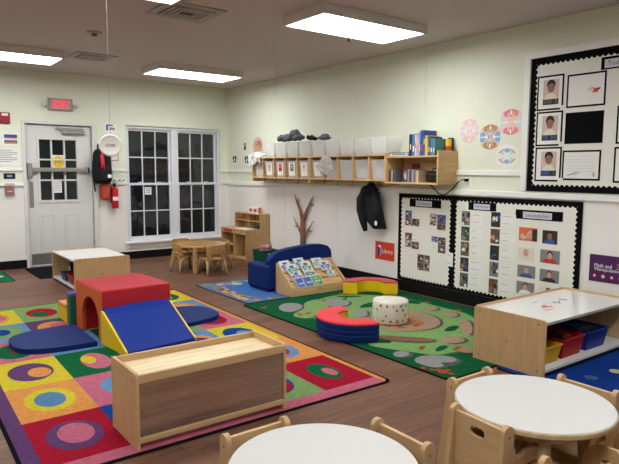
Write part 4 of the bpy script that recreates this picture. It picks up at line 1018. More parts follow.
solo('area_rug', b, [RUGC['black'], rugc('town_grey', 96, 124, 156), rugc('town_blue', 70, 116, 186), rugc('town_red', 164, 70, 76), rugc('town_yellow', 200, 184, 116), rugc('town_green', 92, 136, 92), rugc('town_orange', 196, 140, 100), rugc('town_cream', 190, 180, 164), RUGC['lblue']],
     'busy street map rug with blue middle under the blue couch', 'rug', recalc=False, merge=False)
# blue rug
b = MB(); b.prism(rounded(3.56, .35, 4.95, 2.50, .04), 0, RT, 'z', 0); b.flat(rounded(3.575, .365, 4.935, 2.485, .03), z, 1)
for x, y, c in [(4.20, 1.94, 2), (3.93, 1.98, 3), (4.55, 1.75, 4), (3.8, 1.55, 2), (4.3, 1.4, 3), (4.6, 1.1, 2), (3.9, 1.0, 4), (4.2, .7, 3)]:
    b.ell(x, y, .045, .045, z + .0005, c, n=20)
solo('area_rug', b, [RUGC['black'], rugc('deep_blue', 22, 60, 140), rugc('dot_cream', 206, 204, 150), rugc('dot_slate', 76, 100, 150), RUGC['lgreen']], 'plain blue rug with pale dots under the right white-topped shelf', 'rug', recalc=False, merge=False)
# green mat at the left edge, black door mat
b = MB(); b.prism(rounded(.55, 8.10, 1.44, 8.93, .03), 0, RT, 'z', 0); b.flat(rounded(.575, 8.125, 1.42, 8.905, .02), z, 1)
for (x, y, rx, ry, c) in [(1.22, 8.55, .16, .1, 2), (1.1, 8.35, .12, .07, 3), (1.3, 8.7, .05, .06, 2), (.9, 8.6, .1, .1, 2), (.8, 8.3, .1, .08, 3)]: b.ell(x, y, rx, ry, z + .0004 + .0001 * c, c, n=11)
solo('door_rug', b, [rugc('mat_green_dark', 16, 66, 44), rugc('mat_green', 24, 110, 70), rugc('mat_cream', 214, 206, 196), rugc('mat_tan', 190, 150, 130)], 'small green patterned rug at the left edge by the back wall', 'rug', recalc=False, merge=False)
solo('door_mat', MB().prism(rounded(1.72, 8.08, 2.86, 9.02, .02), 0, .010, 'z'), rugc('mat_black', 26, 27, 30), 'black door mat in front of the white door', 'door mat')

# ------------------------------------------------------------------ white-topped shelf units
PEG = mat('peg_brown', (128, 94, 58), .5)
def shelf_unit(M, L, D, H, label, wood_, back_lip=False):
    """open front towards -y, end panels at x=0 and x=L"""
    t = thing('storage_shelf', label, 'storage shelf', M=M, group='low white-topped shelves')
    e = .02
    for x in (0, L - e):
        b = MB(); b.prism([(0, 0), (D, 0), (D, H)] + circ(D - .02, H - .02 + .012, .02, 0, 90, 4)[1:] + circ(.02, H - .02 + .012, .02, 90, 180, 4) , x, x + e, 'x')
        for (py_, pz_) in ((.05, .04), (D - .05, .04), (.05, H - .02), (D - .05, H - .02), (D * .5, H * .5)):
            xx = x - .0006 if x == 0 else x + e + .0006
            b.add([(xx, py_ + .007 * math.cos(a * PI / 5), pz_ + .007 * math.sin(a * PI / 5)) for a in range(10)], [tuple(range(10))], 1)
        part('end_panel', b, [wood_, PEG], t, recalc=False)
    tb_ = MB(); tb_.box(e, L - e, 0, D, H - .024, H - .002); part('top_panel', tb_, LAMS, t, bevel=.003)
    part('edge_strip', MB().box(e, L - e, -.004, 0, H - .022, H - .004), mat('edge_grey', (150, 148, 146), .5), t)
    part('bottom_shelf', MB().box(e, L - e, 0, D - .012, .035, .058), LAM, t, bevel=.003)
    part('toe_board', MB().box(e, L - e, .012, .028, 0, .035), DARKM, t)
    part('back_panel', MB().box(e, L - e, D - .012, D, .0, H + (.014 if back_lip else -.024)), wood_, t, bevel=.002)
    return t
su = shelf_unit(TR(3.63, 2.16, .0065), 1.24, .585, .392, 'low white-topped shelf with coloured bins beside the bulletin board', PLYZ, True)
b = MB()
for k, (pts, c) in enumerate([([(.30, .26), (.36, .25), (.40, .30), (.34, .29), (.40, .24)], 0), ([(.33, .36), (.40, .40), (.50, .42)], 1), ([(.50, .28), (.56, .33), (.60, .29), (.55, .27)], 2), ([(.62, .30), (.70, .36), (.72, .30)], 3), ([(.26, .21), (.33, .20), (.38, .215)], 0)]):
    b.tube([(x + .08, y - .0, .3908) for x, y in pts], .0055, 6, c, flat=.18)
part('marker_scribble', b, [flatc('marker_red', 222, 140, 134), flatc('marker_violet', 176, 168, 204), flatc('marker_blue', 130, 170, 206), flatc('marker_navy', 104, 118, 160)], su)
su2 = shelf_unit(TR(1.84, 7.93, 0, -PI / 2), 1.0, .65, .378, 'low white-topped shelf standing near the white door', PLYZ, False)
# lips: raised wooden strips
def toy_bin(M, c, nm, label, w_=.27, h_=.135, d_=.36):
    t = thing('toy_bin', label, 'toy bin', M=M, group='coloured toy bins on the shelf')
    X = Matrix(((1, 0, 0, 0), (0, 0, 1, 0), (0, 1, 0, 0), (0, 0, 0, 1)))
    b = tub(w_, h_, d_, .004, .86, .012); b.v = [X @ p for p in b.v]
    part('bin_body', b, plastic_translucent('bin_' + nm, c, .12, .3), t, bevel=.004)
    return t
toy_bin(TR(3.79, 2.20, .065), (226, 186, 20), 'yellow', 'yellow toy bin on the white-topped shelf by the board', .27, .13, .3)
rb = toy_bin(TR(4.09, 2.20, .065), (196, 26, 34), 'red', 'red toy bin between the yellow and blue bins', .29, .15, .33)
bb = toy_bin(TR(4.44, 2.20, .065), (24, 50, 150), 'blue', 'blue toy bin at the right with dark things on top', .31, .15, .33)
r = random.Random(9)
def toys(px_, n, z0, cols, label, nm):
    b = MB()
    for k in range(n):
        M = TR(px_ + r.uniform(-.09, .09), 2.24 + r.uniform(.05, .22), z0 + r.uniform(0, .02), r.uniform(0, 3)); b.rbox(-.04, .04, -.03, .03, 0, .035, .008, T=M, m=k % len(cols), seg=2)
    solo(nm, b, [flatc('toy_%d_%d_%d' % c, *c) for c in cols], label, 'toys', kind='stuff')
toys(4.44, 16, .175, [(24, 24, 30), (40, 50, 90), (30, 60, 50)], 'heap of dark toy pieces in the blue bin', 'toy_pieces')
toys(4.09, 12, .17, [(120, 30, 34), (60, 24, 26)], 'heap of dark red toy pieces in the red bin', 'toy_pieces')
toys(3.79, 10, .12, [(150, 110, 30), (110, 90, 40)], 'heap of yellowish toy pieces in the yellow bin', 'toy_pieces')
# things in the shelf by the door
for (y, c, nm, w_, h_, lab) in [(7.16, (196, 30, 44), 'crimson', .26, .12, 'red toy bin on the shelf near the door'), (7.50, (60, 84, 130), 'slate', .2, .10, 'grey blue toy bin on the shelf near the door')]:
    t = toy_bin(TR(1.85, y, .0585, -PI / 2), c, nm, lab, w_, h_, .3)
block = [(7.13, .03, (70, 130, 60), 'green upright folder behind the red bin near the door'), (7.21, .028, (30, 70, 50), 'dark green upright folder behind the red bin near the door'), (7.29, .04, (24, 26, 30), 'black upright folder behind the red bin near the door'), (7.62, .05, (26, 34, 60), 'navy upright folder at the far end of the shelf near the door')]
for y, w_, c, l in block:
    b = MB(); b.box(2.17 if y < 7.5 else 1.98, 2.40, y, y + w_, .0585, .315); b.box(2.166 if y < 7.5 else 1.976, 2.17 if y < 7.5 else 1.98, y + w_ * .25, y + w_ * .75, .10, .2, 1)
    solo('folder', b, [mat('folder_%d' % sum(c), c, .5), PAPER], l, 'folder', 'folders on the shelf near the door')

# ------------------------------------------------------------------ mirror shelf
t = thing('mirror_cabinet', 'low wooden tray-topped cabinet with a mirror front', 'mirror cabinet', (1.013, 2.785, .007))
L, D, H, e = .912, .365, .397, .018
for x in (0, L - e):
    b = MB(); b.prism([(.0, 0), (D, 0), (D, H - .012)] + circ(D - .012, H - .012, .012, 0, 90, 3) + circ(.03, H - .03, .03, 90, 180, 6), x, x + e, 'x')
    for (py_, pz_) in ((.05, .35), (D - .05, .35), (.05, .045), (D - .05, .045)):
        xx = x - .0006 if x == 0 else x + e + .0006
        b.add([(xx, py_ + .006 * math.cos(a * PI / 5), pz_ + .006 * math.sin(a * PI / 5)) for a in range(10)], [tuple(range(10))], 1)
    part('end_panel', b, [PLYZ, PEG], t, recalc=False)
part('tray_floor', MB().box(e, L - e, .018, D - .018, .347, .357), TRAYW, t)
part('front_rail', MB().box(e, L - e, .0, .018, .343, .388), PLY, t, bevel=.003)
part('back_rail', MB().box(e, L - e, D - .018, D, .33, .392), PLY, t, bevel=.003)
part('bottom_rail', MB().box(e, L - e, -.002, .02, .03, .058), PLY, t, bevel=.003)
part('mirror', MB().box(e, L - e, .008, .012, .058, .343), MIRROR, t)
part('backing', MB().box(e, L - e, .012, .024, .03, .347), PLY, t)

# ------------------------------------------------------------------ foam climber
def foam(name, mb, mats, label, cat, seam=None, bevel=.018):
    return solo(name, mb, mats, label, cat, bevel=bevel, seg=3)
zf = RT + .0015
t = thing('foam_tunnel', 'red and orange foam tunnel block in the middle of the bright rug', 'foam tunnel', (1.472, 4.775, zf), .045)
Wt, Dt, Ht = .61, .635, .428
outer = [(0, 0), (.08, 0), (.08, .135)] + circ(.28, .135, .20, 180, 0, 12)[1:-1] + [(.48, .135), (.48, 0), (Dt, 0), (Dt, Ht - .012), (0, Ht - .012)]
part('end_face', MB().prism(outer, 0, .03, 'x'), ORANGEV, t, bevel=.01)
part('end_face', MB().prism(outer, Wt - .03, Wt, 'x'), ORANGEV, t, bevel=.01)
part('inner_block', MB().prism(outer, .03, Wt - .03, 'x'), REDV, t)
b = MB(); b.rbox(.004, Wt - .004, -.008, Dt + .008, Ht - .03, Ht, .013); part('top_cover', b, REDV, t, smooth=False)
part('side_cover', MB().box(.006, Wt - .006, -.008, .03, .0, Ht - .015), REDV, t, bevel=.008)
part('side_cover', MB().box(.006, Wt - .006, Dt - .03, Dt + .008, .0, Ht - .015), REDV, t, bevel=.008)
t = thing('foam_wedge', 'blue foam ramp with yellow sides leaning on the red tunnel', 'foam wedge', (1.498, 4.302, zf), .125)
Pw = [(0, 0), (.43, 0), (.43, .275), (.39, .275), (0, .03)]
part('side_panel', MB().prism(Pw, 0, .02, 'x'), YELV, t, bevel=.006)
part('side_panel', MB().prism(Pw, .605, .625, 'x'), YELV, t, bevel=.006)
b = MB(); n = 14; vs = []; fs = []
S = [(-.008, .0), (-.008, .028), (.075, .076), (.16, .130), (.25, .185), (.325, .236), (.395, .284), (.43, .288), (.43, 0)]
for i in range(n + 1):
    u = i / n
    for (y, z_) in S:
        bulge = .007 * math.sin(PI * u) * (1 if .03 < z_ < .31 else 0); wr = .0025 * math.sin(u * 9 + y * 20) * (1 if .03 < z_ < .31 else 0)
        vs.append((-.002 + .629 * u, y - bulge * .7, z_ + bulge + wr))
for i in range(n):
    for j in range(len(S) - 1): fs.append((i * len(S) + j, (i + 1) * len(S) + j, (i + 1) * len(S) + j + 1, i * len(S) + j + 1))
fs += [tuple(range(len(S))), tuple(n * len(S) + j for j in range(len(S)))]
b.add([(p[0] * .94 + .018, p[1], p[2]) for p in vs], fs); o = part('slope_cover', b, BLUEV, t, smooth=True); o.modifiers.new('edges', 'EDGE_SPLIT').split_angle = math.radians(50)
def steps(name, y0, y1, x0, x1, h_, ms, label):
    t = thing(name, label, 'foam block', (x0, y0, zf), group='foam step blocks behind the tunnel')
    part('body', MB().box(0, x1 - x0, 0, y1 - y0, 0, h_ - .02), ms[0], t, bevel=.012); b = MB(); b.rbox(-.002, x1 - x0 + .002, -.002, y1 - y0 + .002, h_ - .04, h_, .014); part('top_cover', b, ms[1], t)
steps('foam_step', 5.455, 5.565, 1.40, 1.98, .30, (GREENV, PURPV), 'taller green foam step with violet top behind the tunnel')
steps('foam_step', 5.57, 5.81, 1.39, 1.96, .175, (YELV, PEACHV), 'lowest yellow foam step with peach top behind the tunnel')
def landing(x0, yc, sgn, label):
    n = 30; pts = [(0, -.40), ] + [(sgn * .60 * math.sin(a), -.40 * math.cos(a)) for a in [PI * k / n for k in range(1, n)]] + [(0, .40)]
    pw = lambda v: math.copysign(abs(v) ** .66, v)
    pts = [(sgn * (.572 if sgn < 0 else .575) * pw(math.sin(PI * k / n)) if 0 < k < n else 0, -.335 * pw(math.cos(PI * k / n))) for k in range(n + 1)]
    b = MB(); b.prism([(x0 + p[0], yc + p[1]) for p in pts], zf, zf + .04, 'z')
    return solo('landing_mat', b, NAVYV, label, 'foam mat', 'blue half round landing mats', bevel=.014, seg=4)
landing(1.405, 5.03, -1, 'blue half round foam mat left of the orange tunnel opening')
landing(2.095, 5.14, 1, 'blue half round foam mat on the right side of the red tunnel')

# ------------------------------------------------------------------ arch cushions and stool
def arc_cushion(c, a0, a1, ro, ri, h_, zb, top, outside, inside, label):
    t = thing('arch_cushion', label, 'foam cushion', (c[0], c[1], zb), group='red-topped half ring cushions')
    n = 32; A = [math.radians(a0 + (a1 - a0) * k / n) for k in range(n + 1)]
    def strip(prof, cap=True):
        b = MB(); L_ = len(prof); vs = [(r_ * math.cos(a), r_ * math.sin(a), z_) for a in A for (r_, z_) in prof]
        fs = [(k * L_ + i, (k + 1) * L_ + i, (k + 1) * L_ + (i + 1) % L_, k * L_ + (i + 1) % L_) for k in range(n) for i in range(L_)]
        fs += [tuple(range(L_)), tuple(n * L_ + i for i in range(L_))]
        return b.add(vs, fs)
    m = (ro + ri) / 2
    part('outer_wall', strip([(m, 0), (ro, .006), (ro + .004, h_ * .33), (ro - .001, h_ * .36), (ro + .004, h_ * .5), (ro - .001, h_ * .66), (ro + .004, h_ * .7), (ro, h_ - .012), (m, h_ - .012)]), outside, t, bevel=.004)
    part('inner_wall', strip([(ri, .003), (m, .003), (m, h_ - .014), (ri, h_ - .014)]), inside, t, bevel=.006)
    part('top_cover', strip([(ri - .004, h_ - .016), (ro + .004, h_ - .016), (ro + .002, h_ - .003), (ro - .012, h_), (ri + .012, h_), (ri - .002, h_ - .003)]), top, t)
    for a in (A[0], A[-1]):
        b = MB(); s = -1 if a == A[0] else 1
        d_ = Vector((-math.sin(a), math.cos(a), 0)) * (s * .004); q = lambda r_, z_: tuple(Vector((r_ * math.cos(a), r_ * math.sin(a), z_)) + d_)
        b.add([q(ri + .004, .006), q(ro - .004, .006), q(ro - .004, h_ - .018), q(ri + .004, h_ - .018)], [(0, 1, 2, 3)])
        part('end_panel', b, inside, t, recalc=False)
arc_cushion((3.352, 3.795), 72, 266, .335, .15, .165, zf, CORALV, NAVYV, YELV, 'red-topped half ring cushion with blue outer wall on the campsite rug')
arc_cushion((4.545, 4.885), -42, 138, .31, .15, .15, zf, mat('dusty_red_vinyl', (200, 70, 76), .45), YELV, YELV, 'red-topped yellow half ring cushion against the right wall')
t = thing('log_stool', 'round white patterned foam stool on the campsite rug', 'stool', (3.875, 3.885, zf + .004))
SEAT = mat('stool_cream', (226, 220, 206), .7, var=.06, vscale=12)
b = MB(); b.lathe([(0, 0), (.158, 0), (.166, .012), (.166, .195), (.158, .21), (0, .213)], n=40); part('stool_body', b, SEAT, t, smooth=True)
b = MB(); r = random.Random(2)
for row, z_ in enumerate((.035, .085, .135, .175)):
    for k in range(16):
        a = 2 * PI * (k + .5 * (row % 2)) / 16 + r.uniform(-.05, .05)
        if r.random() < .25: continue
        da, dz = r.uniform(.05, .1), r.uniform(.009, .018); R0 = .1668
        b.add([(R0 * math.cos(a + da * math.cos(q)), R0 * math.sin(a + da * math.cos(q)), z_ + dz * math.sin(q)) for q in [2 * PI * j / 8 for j in range(8)]], [tuple(range(8))], r.choice([0, 0, 1, 2, 3]))
part('print_pattern', b, [flatc('print_rust', 176, 120, 80), flatc('print_slate', 96, 98, 110), flatc('print_olive2', 120, 130, 100), flatc('print_sand', 206, 180, 150)], t, recalc=False)
for z_ in (.06, .11, .155):
    part('seam', MB().lathe([(.166, z_ - .002), (.1685, z_), (.166, z_ + .002)], n=40), mat('seam_cream', (206, 198, 184), .7), t)

# ------------------------------------------------------------------ blue couch
t = thing('kids_couch', 'blue vinyl childrens couch facing the window, behind the book display', 'couch', (3.67, 5.645, RT))
LW = .94
b = MB(); n = 18
prof = [(.0, .0), (.0, .36), (.02, .40), (.07, .44), (.15, .47), (.3, .495), (.5, .512), (.66, .516), (.78, .51), (.86, .485), (.905, .44), (.92, .38), (.92, 0)]
b.prism([(x, max(z, .05)) for x, z in prof], .002, .11, 'y'); part('backrest', b, NAVYV, t, bevel=.035, seg=4)
for x0 in (-.035, LW - .135):
    b = MB(); b.rbox(x0, x0 + .16, -.004, .46, .02, .312, .035, seg=4); part('arm', b, NAVYV, t, smooth=False)
b = MB(); b.rbox(.12, LW - .12, .10, .46, .03, .2, .03); part('seat', b, NAVYV, t)
for x in (.03, LW - .05):
    for y in (.07, .45): part('foot', MB().box(x - .015, x + .025, y - .02, y + .02, 0, .04), BLACKV, t)

# ------------------------------------------------------------------ book display
t = thing('book_display', 'sloping wooden book display in front of the blue couch', 'book display', (3.73, 5.28, RT + .001))
L, D = .80, .335; BDW = wood('display_birch', (212, 176, 124), 0)
side = [(0, 0), (D, 0), (D, .345), (D - .03, .345), (0, .10)]
for x in (0, L - .018): part('side_panel', MB().prism(side, x, x + .018, 'x'), BDW, t, bevel=.003)
part('front_lip', MB().box(.018, L - .018, 0, .016, 0, .10), BDW, t, bevel=.003)
part('slope_panel', MB().add([(.018, .016, .06), (L - .018, .016, .06), (L - .018, D - .02, .315), (.018, D - .02, .315), (.018, .016, .05), (L - .018, .016, .05), (L - .018, D - .02, .305), (.018, D - .02, .305)],
     [(0, 1, 2, 3), (7, 6, 5, 4), (0, 4, 5, 1), (1, 5, 6, 2), (2, 6, 7, 3), (3, 7, 4, 0)]), BDW, t)
part('back_panel', MB().box(.018, L - .018, D - .016, D, 0, .345), BDW, t, bevel=.003)
sl = math.atan2(.255, D - .036); dy, dz = math.cos(sl), math.sin(sl)
for q in (.36, .68):
    yy, zz_ = .016 + (D - .036) * q, .06 + .255 * q
    part('ledge', MB(Matrix.Translation((0, yy, zz_)) @ Matrix.Rotation(sl, 4, 'X')).box(.018, L - .018, -.006, .006, 0, .022), BDW, t)
b = MB(); b.rect(L * .42, .001, L * .5, .002); part('maker_plate', MB().box(L * .46, L * .52, -.0006, 0, .056, .066), PEG, t)
CB = [(120, 96, 160), (60, 110, 180), (70, 150, 120), (150, 60, 130), (40, 110, 90), (90, 120, 190), (120, 170, 90), (60, 100, 180), (150, 170, 190)]
bk = [(.10, .84, 1, 'blue banded picture book, top left of the display'), (.31, .88, 0, 'violet banded picture book, top middle of the display'), (.15, .66, 2, 'green banded picture book, left of the second tier'), (.35, .70, 2, 'pale green picture book, middle of the second tier'),
      (.155, .40, 3, 'magenta banded picture book, left and low on the display'), (.36, .46, 4, 'dark green banded picture book, middle low on the display'), (.55, .80, 6, 'leaf patterned picture book at the top right of the display'), (.625, .66, 7, 'blue lettered picture book on the right of the display'),
      (.66, .42, 8, 'small pale card at the lower right of the display'), (.17, .14, 5, 'teal picture book in the bottom left corner of the display'), (.27, .14, 5, 'royal blue picture book in the bottom row of the display'), (.39, .14, 6, 'leafy green picture book in the bottom row of the display')]
r = random.Random(6)
base = Matrix.Translation((3.73, 5.28, RT + .001))
for k, (x, q, ci, lab) in enumerate(bk):
    q = max(.0, q - .12)
    w_, h_ = (.11, .085) if k == 8 else (.148, .14)
    lift = .006 + (k % 4) * .006
    M = base @ Matrix.Translation((x, .016 + (D - .036) * q, .06 + .255 * q)) @ Matrix.Rotation(sl + .12, 4, 'X') @ Matrix.Rotation(r.uniform(-.08, .08), 4, 'Z') @ Matrix.Translation((0, 0.01, lift + .010))
    t2 = thing('picture_book', lab, 'picture book', M=M, group='picture books on the sloping display')
    cc = CB[ci]
    part('pages', MB().box(-w_ / 2 + .001, w_ / 2 - .001, .002, h_ - .002, -.004, 0), PAPER, t2)
    b = MB(); b.box(-w_ / 2, w_ / 2, 0, h_, 0, .0015, 0)
    z_ = .002
    if k in (9, 10, 11): b.rect(-w_ * .46, h_ * .06, w_ * .46, h_ * .94, z_, 1)
    b.rect(-w_ * .42, h_ * .28, w_ * .42, h_ * .56, z_ + .0002, 1).rect(-w_ * .25, h_ * .37, w_ * .25, h_ * .46, z_ + .0004, 0)
    b.ell(0, h_ * .72, w_ * .22, h_ * .12, z_ + .0002, 2, n=16); b.ell(w_ * .2, h_ * .16, w_ * .16, h_ * .07, z_ + .0002, 3, n=12); b.ell(-w_ * .25, h_ * .16, w_ * .1, h_ * .08, z_ + .0003, 2, n=12)
    part('cover', b, [mat('cover_white', (216, 222, 226), .35), mat('band_%d' % ci, cc, .4), mat('band2_%d' % ((ci + 2) % 9), CB[(ci + 2) % 9], .4), mat('band2_%d' % ((ci + 4) % 9), CB[(ci + 4) % 9], .4)], t2, recalc=False)

# ------------------------------------------------------------------ green bin with soft toys
t = thing('toy_bin', 'green plastic bin of soft toys behind the couch', 'toy bin', (4.64, 7.15, 0))
X = Matrix(((1, 0, 0, 0), (0, 0, 1, 0), (0, 1, 0, -.0), (0, 0, 0, 1)))
b = tub(.28, .26, .24, .004, .88, .014); b.v = [X @ p for p in b.v]
part('bin_body', b, plastic_translucent('bin_green', (22, 112, 84), .1, .35), t, bevel=.004)
part('bin_label', MB().rect(-.03, -.0, .03, .02, 0).box(-.03, .03, -.012, -.010, .19, .21), PAPER, t)
for (x, y, z_, c, lab) in [(4.57, 7.24, .26, (206, 120, 150), 'pink soft toy at the left in the green bin'), (4.645, 7.25, .255, (206, 170, 130), 'tan soft toy in the middle of the green bin'), (4.715, 7.28, .26, (170, 110, 150), 'mauve soft toy at the right in the green bin')]:
    t2 = thing('soft_toy', lab, 'soft toy', (x, y, z_ - .09), group='soft toys in the green bin'); m_ = mat('plush_%d' % sum(c), c, .95, bump=.5, bscale=60)
    part('toy_body', MB().sphere((0, 0, .05), (.05, .045, .06)), m_, t2, smooth=True); part('toy_head', MB().sphere((0, -.01, .125), (.042, .04, .038)), m_, t2, smooth=True)
    for s in (-1, 1): part('toy_ear', MB().sphere((s * .028, 0, .16), (.016, .01, .018)), m_, t2, smooth=True)

# ------------------------------------------------------------------ play desk with hutch in the corner
t = thing('play_desk', 'small oak play desk with a pigeonhole hutch in the far corner', 'desk', (4.62, 7.78, 0))
Dp, L, e = XR - .014 - 4.62, .80, .018          # depth towards the wall (x), length along y
sp_ = [(0, 0), (Dp, 0), (Dp, .715), (.26, .715), (.26, .475), (0, .475)]
for y in (0, L - e): part('side_panel', MB().prism([(p[0], p[1]) for p in sp_], y, y + e, 'y'), DESKW, t, bevel=.003)
part('desk_top', MB().box(-.008, .255, 0, L, .475, .493), DESKW, t, bevel=.003)
part('apron', MB().box(0, .016, e, L - e, .42, .485), DESKW, t)
part('back_panel', MB().box(Dp - .012, Dp, e, L - e, .03, .712), DESKW, t)
part('bottom_shelf', MB().box(0, Dp - .012, e, L - e, .03, .05), DESKW, t)
part('toe_board', MB().box(.02, .034, e, L - e, 0, .03), DESKW, t)
part('divider', MB().box(0, Dp - .012, .37, .388, .05, .485), DESKW, t)
part('middle_shelf', MB().box(.01, Dp - .012, .388, L - e, .22, .236), DESKW, t)
part('hutch_top', MB().box(.25, Dp, -.004, L - .05, .715, .732), DESKW, t, bevel=.003)
part('hutch_shelf', MB().box(.265, Dp - .012, e, L - e, .60, .614), DESKW, t)
part('hutch_divider', MB().box(.265, Dp - .012, .366, .38, .493, .715), DESKW, t)
part('red_label', MB().rbox(-.004, 0, .44, .70, .432, .48, .001), mat('label_red', (196, 50, 48), .5), t)
t = thing('picture_box', 'white and red little box standing on the desk hutch', 'box', (4.96, 7.92, .732))
part('box_body', MB().box(-.04, .04, 0, .28, 0, .095), PAPER, t, bevel=.003)
for a_, c_ in ((.03, .12), (.17, .25)): part('box_picture', MB().add([(-.0406, a_, .02), (-.0406, c_, .02), (-.0406, c_, .07), (-.0406, a_, .07)], [(0, 1, 2, 3)]), REDI, t, recalc=False)
part('box_picture', MB().add([(-.03, -.0006, .0), (.03, -.0006, .0), (.03, -.0006, .095), (-.03, -.0006, .095)], [(0, 1, 2, 3)]), ORI, t, recalc=False)
solo('paper_sheet', MB().box(4.66, 4.84, 7.87, 8.19, .493, .497), PAPER, 'white paper lying on the desk top', 'paper')
solo('toy_phone', MB().rbox(4.90, 4.96, 7.90, 8.01, .4935, .53, .012).rbox(4.90, 4.94, 7.88, 8.03, .53, .555, .01), mat('slate_plastic', (70, 72, 84), .4), 'small grey toy telephone in the lower right pigeonhole', 'toy phone')

# ------------------------------------------------------------------ brown children's table and chairs
t = thing('play_table', 'small octagonal honey wood table by the window', 'table', (3.75, 7.56, 0))
TABW = mat('table_honey', (190, 140, 84), .22, spec=.5, var=.08, vscale=3, stretch=(2, 9, 2)); TABE = wood('table_edge', (208, 170, 116), 0)
oc = [(.375 * math.cos(PI / 8 + k * PI / 4), .375 * math.sin(PI / 8 + k * PI / 4)) for k in range(8)]
part('tabletop', MB().prism(oc, .355, .38, 'z', 0, side=1), [TABW, TABE], t, bevel=.003)
part('apron', MB().prism([(p[0] * .74, p[1] * .74) for p in oc], .29, .355, 'z', holes=[[(p[0] * .7, p[1] * .7) for p in oc]]), TABE, t)
for sx in (-1, 1):
    for sy in (-1, 1): part('leg', MB().box(sx * .21 - .024, sx * .21 + .024, sy * .235 - .024, sy * .235 + .024, 0, .356), TABE, t, bevel=.006)
def kid_chair():
    t = thing('child_chair', '', 'chair', (0, 0, 0))
    SH = wood('shell_brown', (188, 146, 92), 2); LG = wood('bent_leg', (206, 168, 112), 2)
    b = MB(); n = 10; vs = []; fs = []
    back = [(-.14, .22), (-.13, .20)]
    pb_ = [(-.125, .235), (-.135, .28), (-.145, .33), (-.15, .38), (-.152, .405)]
    W_ = [.125, .138, .142, .138, .11]
    # backrest shell with a hand slot: two side strips, top and bottom bands
    def bp(u, k):
        y, z_ = pb_[k]; return (u * W_[k], y - .0 + .035 * u * u, z_)
    U_ = [-1, -.8, -.5, -.25, 0, .25, .5, .8, 1]
    for thick in (0, 1):
        for k in range(5):
            for u in U_:
                p = bp(u, k); vs.append((p[0], p[1] - .012 * thick, p[2]))
    nu = len(U_)
    for k in range(4):
        for i in range(nu - 1):
            if k == 0 and 2 <= i <= 5: continue
            fs.append((k * nu + i, k * nu + i + 1, (k + 1) * nu + i + 1, (k + 1) * nu + i)); o_ = 5 * nu
            fs.append((o_ + k * nu + i, o_ + (k + 1) * nu + i, o_ + (k + 1) * nu + i + 1, o_ + k * nu + i + 1))
    o_ = 5 * nu
    for i in range(nu - 1): fs.append((4 * nu + i, 4 * nu + i + 1, o_ + 4 * nu + i + 1, o_ + 4 * nu + i))
    for k in range(4):
        for i in (0, nu - 1): fs.append((k * nu + i, (k + 1) * nu + i, o_ + (k + 1) * nu + i, o_ + k * nu + i))
    b.add(vs, fs); part('backrest', b, SH, t, recalc=True)
    b = MB(); b.rbox(-.14, .14, -.135, .14, .205, .222, .007); b.box(-.125, -.06, -.137, -.122, .2, .24).box(.06, .125, -.137, -.122, .2, .24); part('seat', b, SH, t)
    for s in (-1, 1):
        part('leg', MB().tube([(s * .12, -.06, .2), (s * .128, -.11, .18), (s * .135, -.135, .12), (s * .15, -.16, .0)], [.016, .019, .019, .015], 10), LG, t, smooth=True)
        part('leg', MB().tube([(s * .11, .06, .2), (s * .125, .11, .18), (s * .132, .13, .12), (s * .142, .15, .0)], [.016, .019, .019, .015], 10), LG, t, smooth=True)
    return t
kc = kid_chair(); GK = 'brown chairs at the octagonal table'
kc.matrix_basis = TR(3.53, 7.61, 0, -PI / 2); kc['label'] = 'brown child chair on the left side of the octagonal table'; kc['group'] = GK
dup(kc, TR(3.73, 7.195, 0, 0), 'brown child chair on the near side of the octagonal table', GK)
dup(kc, TR(3.66, 7.93, 0, PI), 'brown child chair between the octagonal table and the window', GK)
dup(kc, TR(4.0, 7.53, 0, PI / 2), 'brown child chair on the right side of the octagonal table', GK)

# ------------------------------------------------------------------ white round tables and toddler chairs
def round_table(x, y, r_, H, label):
    t = thing('round_table', label, 'table', (x, y, 0), group='round white tables')
    TE = wood('table_edge_birch', (206, 180, 140), 0)
    b = MB(); b.lathe([(0, H - .028), (r_ - .006, H - .028), (r_, H - .022), (r_, H - .008), (r_ - .003, H - .003)], n=96, m=1).lathe([(r_ - .003, H - .003), (r_ - .006, H), (0, H)], n=96, m=0)
    part('tabletop', b, [LAM, TE], t)
    part('apron', MB().lathe([(r_ * .66, H - .09), (r_ * .66, H - .028), (r_ * .62, H - .028), (r_ * .62, H - .09)], n=48), TE, t)
    for k in range(4):
        a = PI / 4 + k * PI / 2
        part('leg', MB().tube([(r_ * .62 * math.cos(a), r_ * .62 * math.sin(a), H - .03), (r_ * .72 * math.cos(a), r_ * .72 * math.sin(a), 0)], [.026, .02], 14), TE, t, smooth=True)
    return t
round_table(2.195, 1.346, .322, .46, 'round white table on the right, in front of the blue rug')
round_table(1.149, 1.446, .316, .46, 'round white table cut off by the bottom edge')
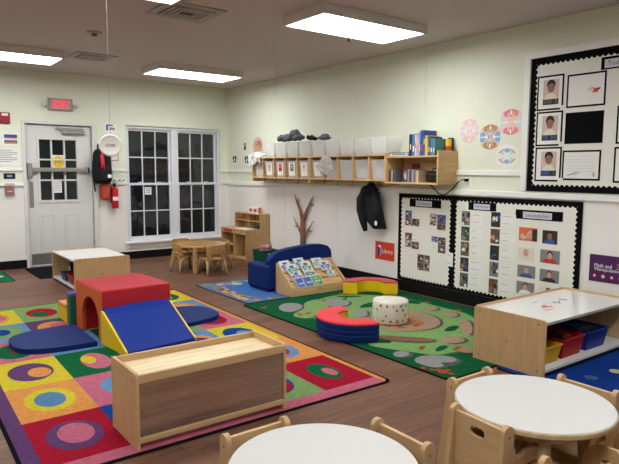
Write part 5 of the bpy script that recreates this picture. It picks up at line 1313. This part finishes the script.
def toddler_chair():
    t = thing('toddler_chair', '', 'chair', (0, 0, 0))
    # side profile in (y, z): back at -y
    prof = [(-.165, 0), (-.118, .40)] + [(-.118 + 0, .44)] + circ(-.090, .452, .028, 180, 0, 8) + [(-.060, .40), (-.050, .365)] + circ(-.015, .378, .035, 235, 265, 2) + [(.02, .36)] + circ(.065, .275, .085, 85, -5, 10) + [(.150, 0), (.105, 0), (.085, .09)] + circ(-.01, .085, .095, 0, 180, 8)[1:] + [(-.118, .0)]
    hole = slot(.045, .295, .075, .026)
    for s in (-1, 1):
        b = MB(); x0 = s * .127; b.prism(prof, x0 - .011, x0 + .011, 'x', holes=[hole])
        xx = x0 + s * .0116
        b.add([(xx, -.088 + .0055 * math.cos(a * PI / 5), .435 + .0055 * math.sin(a * PI / 5)) for a in range(10)], [tuple(range(10))], 1)
        part('side_panel', b, [CHAIRW, PEG], t, bevel=.004)
    back = [(-.116, .225), (.116, .225), (.116, .46), (-.116, .46)]
    X = Matrix(((1, 0, 0, 0), (0, 0, 1, 0), (0, 1, 0, 0), (0, 0, 0, 1)))
    b = MB(); b.prism(back, -.008, .008, 'y', holes=[slot(0, .408, .072, .036)], T=Matrix.Translation((0, -.098, 0)))
    part('backrest', b, PLY, t, bevel=.003)
    part('seat', MB().box(-.116, .116, -.09, .125, .205, .222), PLY, t, bevel=.004)
    part('stretcher', MB().box(-.116, .116, .09, .106, .15, .205), PLY, t, bevel=.003)
    return t
tcr = toddler_chair(); GT_ = 'light wood toddler chairs at the white tables'
def seat_at(cx, cy, rz):          # place by the middle of the top of the back
    return TR(cx, cy, 0, rz) @ Matrix.Translation((0, .09, 0))
tcr.matrix_basis = seat_at(1.862, 1.362, -PI / 2 - .07); tcr['label'] = 'toddler chair with a slotted back at the near left of the right white table'; tcr['group'] = GT_
dup(tcr, seat_at(2.222, 1.690, PI), 'toddler chair at the far left of the right white table', GT_)
dup(tcr, seat_at(2.548, 1.296, PI / 2), 'toddler chair at the far right of the right white table, before the blue rug', GT_)
dup(tcr, seat_at(2.366, .90, .0), 'toddler chair at the bottom right corner with its rounded arm showing', GT_)
dup(tcr, seat_at(1.75, .893, -PI / 2), 'toddler chair cut off by the bottom edge below the right white table', GT_)
dup(tcr, seat_at(1.104, 1.793, PI), 'toddler chair between the mirror cabinet and the cut off table', GT_)
dup(tcr, seat_at(1.512, 1.446, PI / 2), 'toddler chair at the right side of the cut off table', GT_)

# ------------------------------------------------------------------ world, view
wd = bpy.data.worlds.new('night'); bpy.context.scene.world = wd; wd.use_nodes = True
wd.node_tree.nodes['Background'].inputs[0].default_value = (.004, .005, .006, 1); wd.node_tree.nodes['Background'].inputs[1].default_value = 1.0
sc = bpy.context.scene
sc.view_settings.view_transform = 'Standard'; sc.view_settings.look = 'None'; sc.view_settings.gamma = 1.0; sc.view_settings.use_curve_mapping = False
sc.view_settings.exposure = EXPOSURE
sc.cycles.use_denoising = True
sc.cycles.max_bounces = 8; sc.cycles.diffuse_bounces = 4; sc.cycles.transparent_max_bounces = 16; sc.cycles.caustics_reflective = False; sc.cycles.caustics_refractive = False
